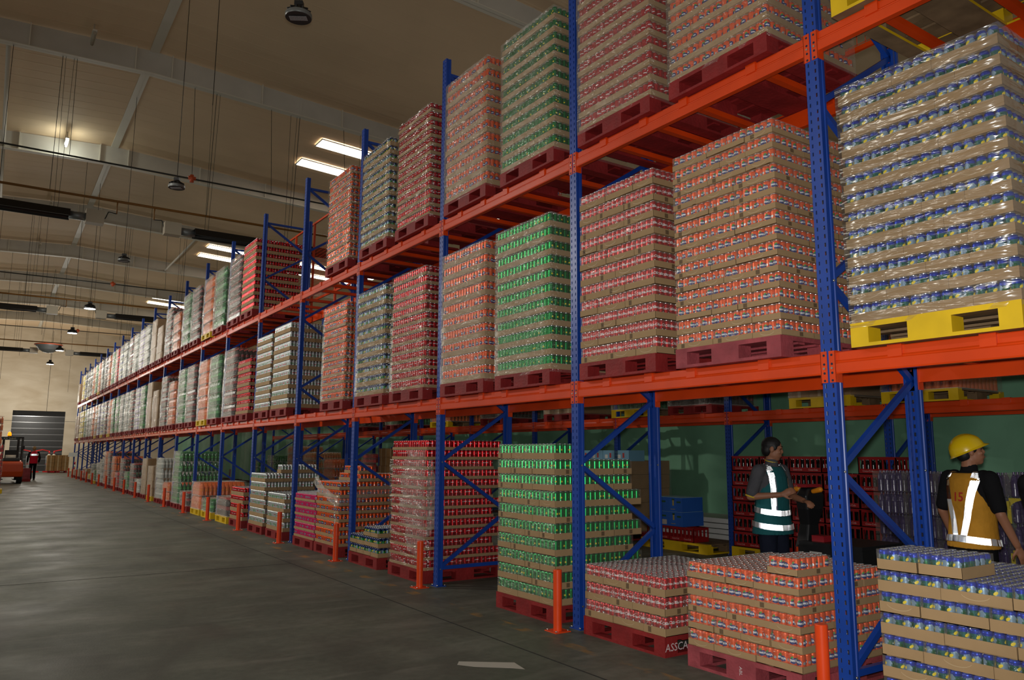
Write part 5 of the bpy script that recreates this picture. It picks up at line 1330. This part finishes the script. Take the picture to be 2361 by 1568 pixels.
b = MB(); b.lathe([(0.075, 2.18), (0.08, 2.24), (0.06, 2.33), (0.02, 2.36)], 'beacon', 14, (-0.12, 0.62, 0)); obj('beacon', b, fk)
b = MB(); b.tube((-0.2, 0.30, 1.16), (0.2, 0.30, 1.16), 0.14, 'fork_cream', 14); obj('gas_tank', b, fk)
b = MB(); b.box(0.42, 0.52, 0.42, 0.46, 1.55, 1.72, 'truck_black'); obj('mirror', b, fk)
b = MB(); b.lathe([(0.17, -0.02), (0.19, 0), (0.17, 0.02)], 'truck_black', 18, (0, 1.5, 1.32)); obj('steering_wheel', b, fk)
for sx in (-1, 1):
    b = MB(); b.box(sx*0.25-0.06, sx*0.25+0.06, 2.28, 3.35, 0.12, 0.16, 'truck_grey'); obj('fork', b, fk)
lamp('beacon_glow', 'POINT', (-3.75, 43.2, 2.75), 6, (1, 0.5, 0.08), 0.08)

# wrapped packs at the left edge, small load beside the forklift
far_load('red', 32.3, 0, 1.85, 'at the left edge of the photo beside the forklift', -5.2, 'yellow')
far_load('orange', 36.6, 0, 3.1, 'tall, at the left edge behind the dark packs', -5.25, 'yellow')
b = MB()
t = empty('carton_block', (-2.95, 45.6, 0)); tag(t, 'small pale pink wrapped block on a red base behind the forklift', 'pallet load')
b.box(0, 0.34, 0, 0.4, 0.14, 0.70, 'pallet_pink'); obj('block_body', b, t); b = MB(); b.box(-0.03, 0.37, -0.02, 0.42, 0, 0.14, 'pallet_red'); obj('base', b, t)

# ------------------------------------------------------------------ before the roller door
mat('cylinder_grey', (142, 146, 146), 0.4, 0.2); mat('cylinder_cream', (206, 200, 176), 0.5); mat('arm_red', (200, 34, 34), 0.5)
for i, x in enumerate((-1.75, -0.48)):
    t = empty('gas_cylinder_rack', (x, 66.5, 0)); tag(t, ['left', 'right'][i] + ' caged pair of grey gas cylinders with red hose arms before the door', 'gas cylinders')
    b = MB(); b.box(-0.50, 0.50, -0.3, 0.3, 0.0, 0.10, 'arm_red'); obj('base', b, t)
    for cx2 in (-0.16, 0.16):
        b = MB(); b.lathe([(0.15, 0.10), (0.155, 0.14), (0.155, 1.15), (0.12, 1.27), (0.05, 1.33), (0.05, 1.42)], 'cylinder_grey', 14, (cx2, 0, 0)); b2 = MB(); obj('cylinder', b, t)
        b = MB(); b.lathe([(0.16, 1.20), (0.15, 1.27), (0.07, 1.36)], 'cylinder_cream', 14, (cx2, 0, 0), capa=False); obj('collar', b, t)
        b = MB(); b.tube((cx2, 0, 1.40), (cx2, 0, 1.62), 0.05, 'arm_red', 8); b.bar((cx2, 0, 1.60), (cx2*4.0, -0.1, 1.72), 0.05, 0.07, 'arm_red'); obj('hose_arm', b, t)
    for z in (0.62, 1.12):
        b = MB(); b.path([(-0.36, -0.22, z), (0.36, -0.22, z), (0.36, 0.22, z), (-0.36, 0.22, z), (-0.36, -0.22, z)], 0.018, 'arm_red' if z < 1 else 'cylinder_grey', 6); obj('cage_rail', b, t)
    for sx in (-0.36, 0.36):
        b = MB(); b.tube((sx, -0.22, 0.1), (sx, -0.22, 1.25), 0.018, 'cylinder_grey', 6); obj('cage_post', b, t)
pt2 = (-0.72, 64.3)
pallet('red', pt2[1], 0, 'red pallet under the brown cartons before the roller door', pt2[0], False, 1.15)
lay = [(0, 4), (1, 4), (2, 4), (3, 3)]
for L in range(4):
    for c in range(3):
        hgt = 0.30 if L < 3 else 0.26
        off = 0.0 if c != 1 else (0.03 if L < 3 else 0)
        b = MB(); b.box(0.004, 0.455, 0, 0.8, 0, hgt-0.006, 'carton_brown'); b.box(0.19, 0.27, -0.0015, 0, 0, hgt-0.006, 'tape_and_glare')
        t = obj('carton', b, None, (pt2[0]-0.12+c*0.475, pt2[1]+0.10+off+(0.08 if L == 3 else 0), PH+L*0.30))
        tag(t, 'brown carton, %s, %s, on the pallet before the door' % (['bottom row', 'second row', 'third row', 'top row'][L], ['left', 'middle', 'right'][c]), 'carton', 'cartons before the door')
t = empty('sign_post', (0.85, 63.0, 0)); tag(t, 'thin red and white post standing beside the carton pallet', 'post')
b = MB(); b.tube((0, 0, 0), (0, 0, 0.03), 0.12, 'cap_white', 12); obj('base', b, t)
for i in range(4):
    b = MB(); b.tube((0, 0, 0.03+i*0.2), (0, 0, 0.23+i*0.2), 0.045, 'arm_red' if i % 2 else 'cap_white', 10); obj('post_section', b, t)
t = empty('notice_board', (-0.10, 53.4, 1.38)); t.scale = (0.62, 0.62, 1.0); tag(t, 'pale sloping notice board held out at the far end of the rack', 'sign')
b = MB(); b.grid([[(-0.42, 0, -0.12), (0.38, 0, -0.12)], [(-0.32, 0.1, 0.14), (0.48, 0.1, 0.14)], [(-0.32, 0.13, 0.13), (0.48, 0.13, 0.13)]], 'label_white', smooth=False); obj('board', b, t)
b = MB(); b.tube((0.05, 0.05, 0.0), (0.30, 0.5, -1.42), 0.02, 'steel_grey', 6); obj('leg', b, t)
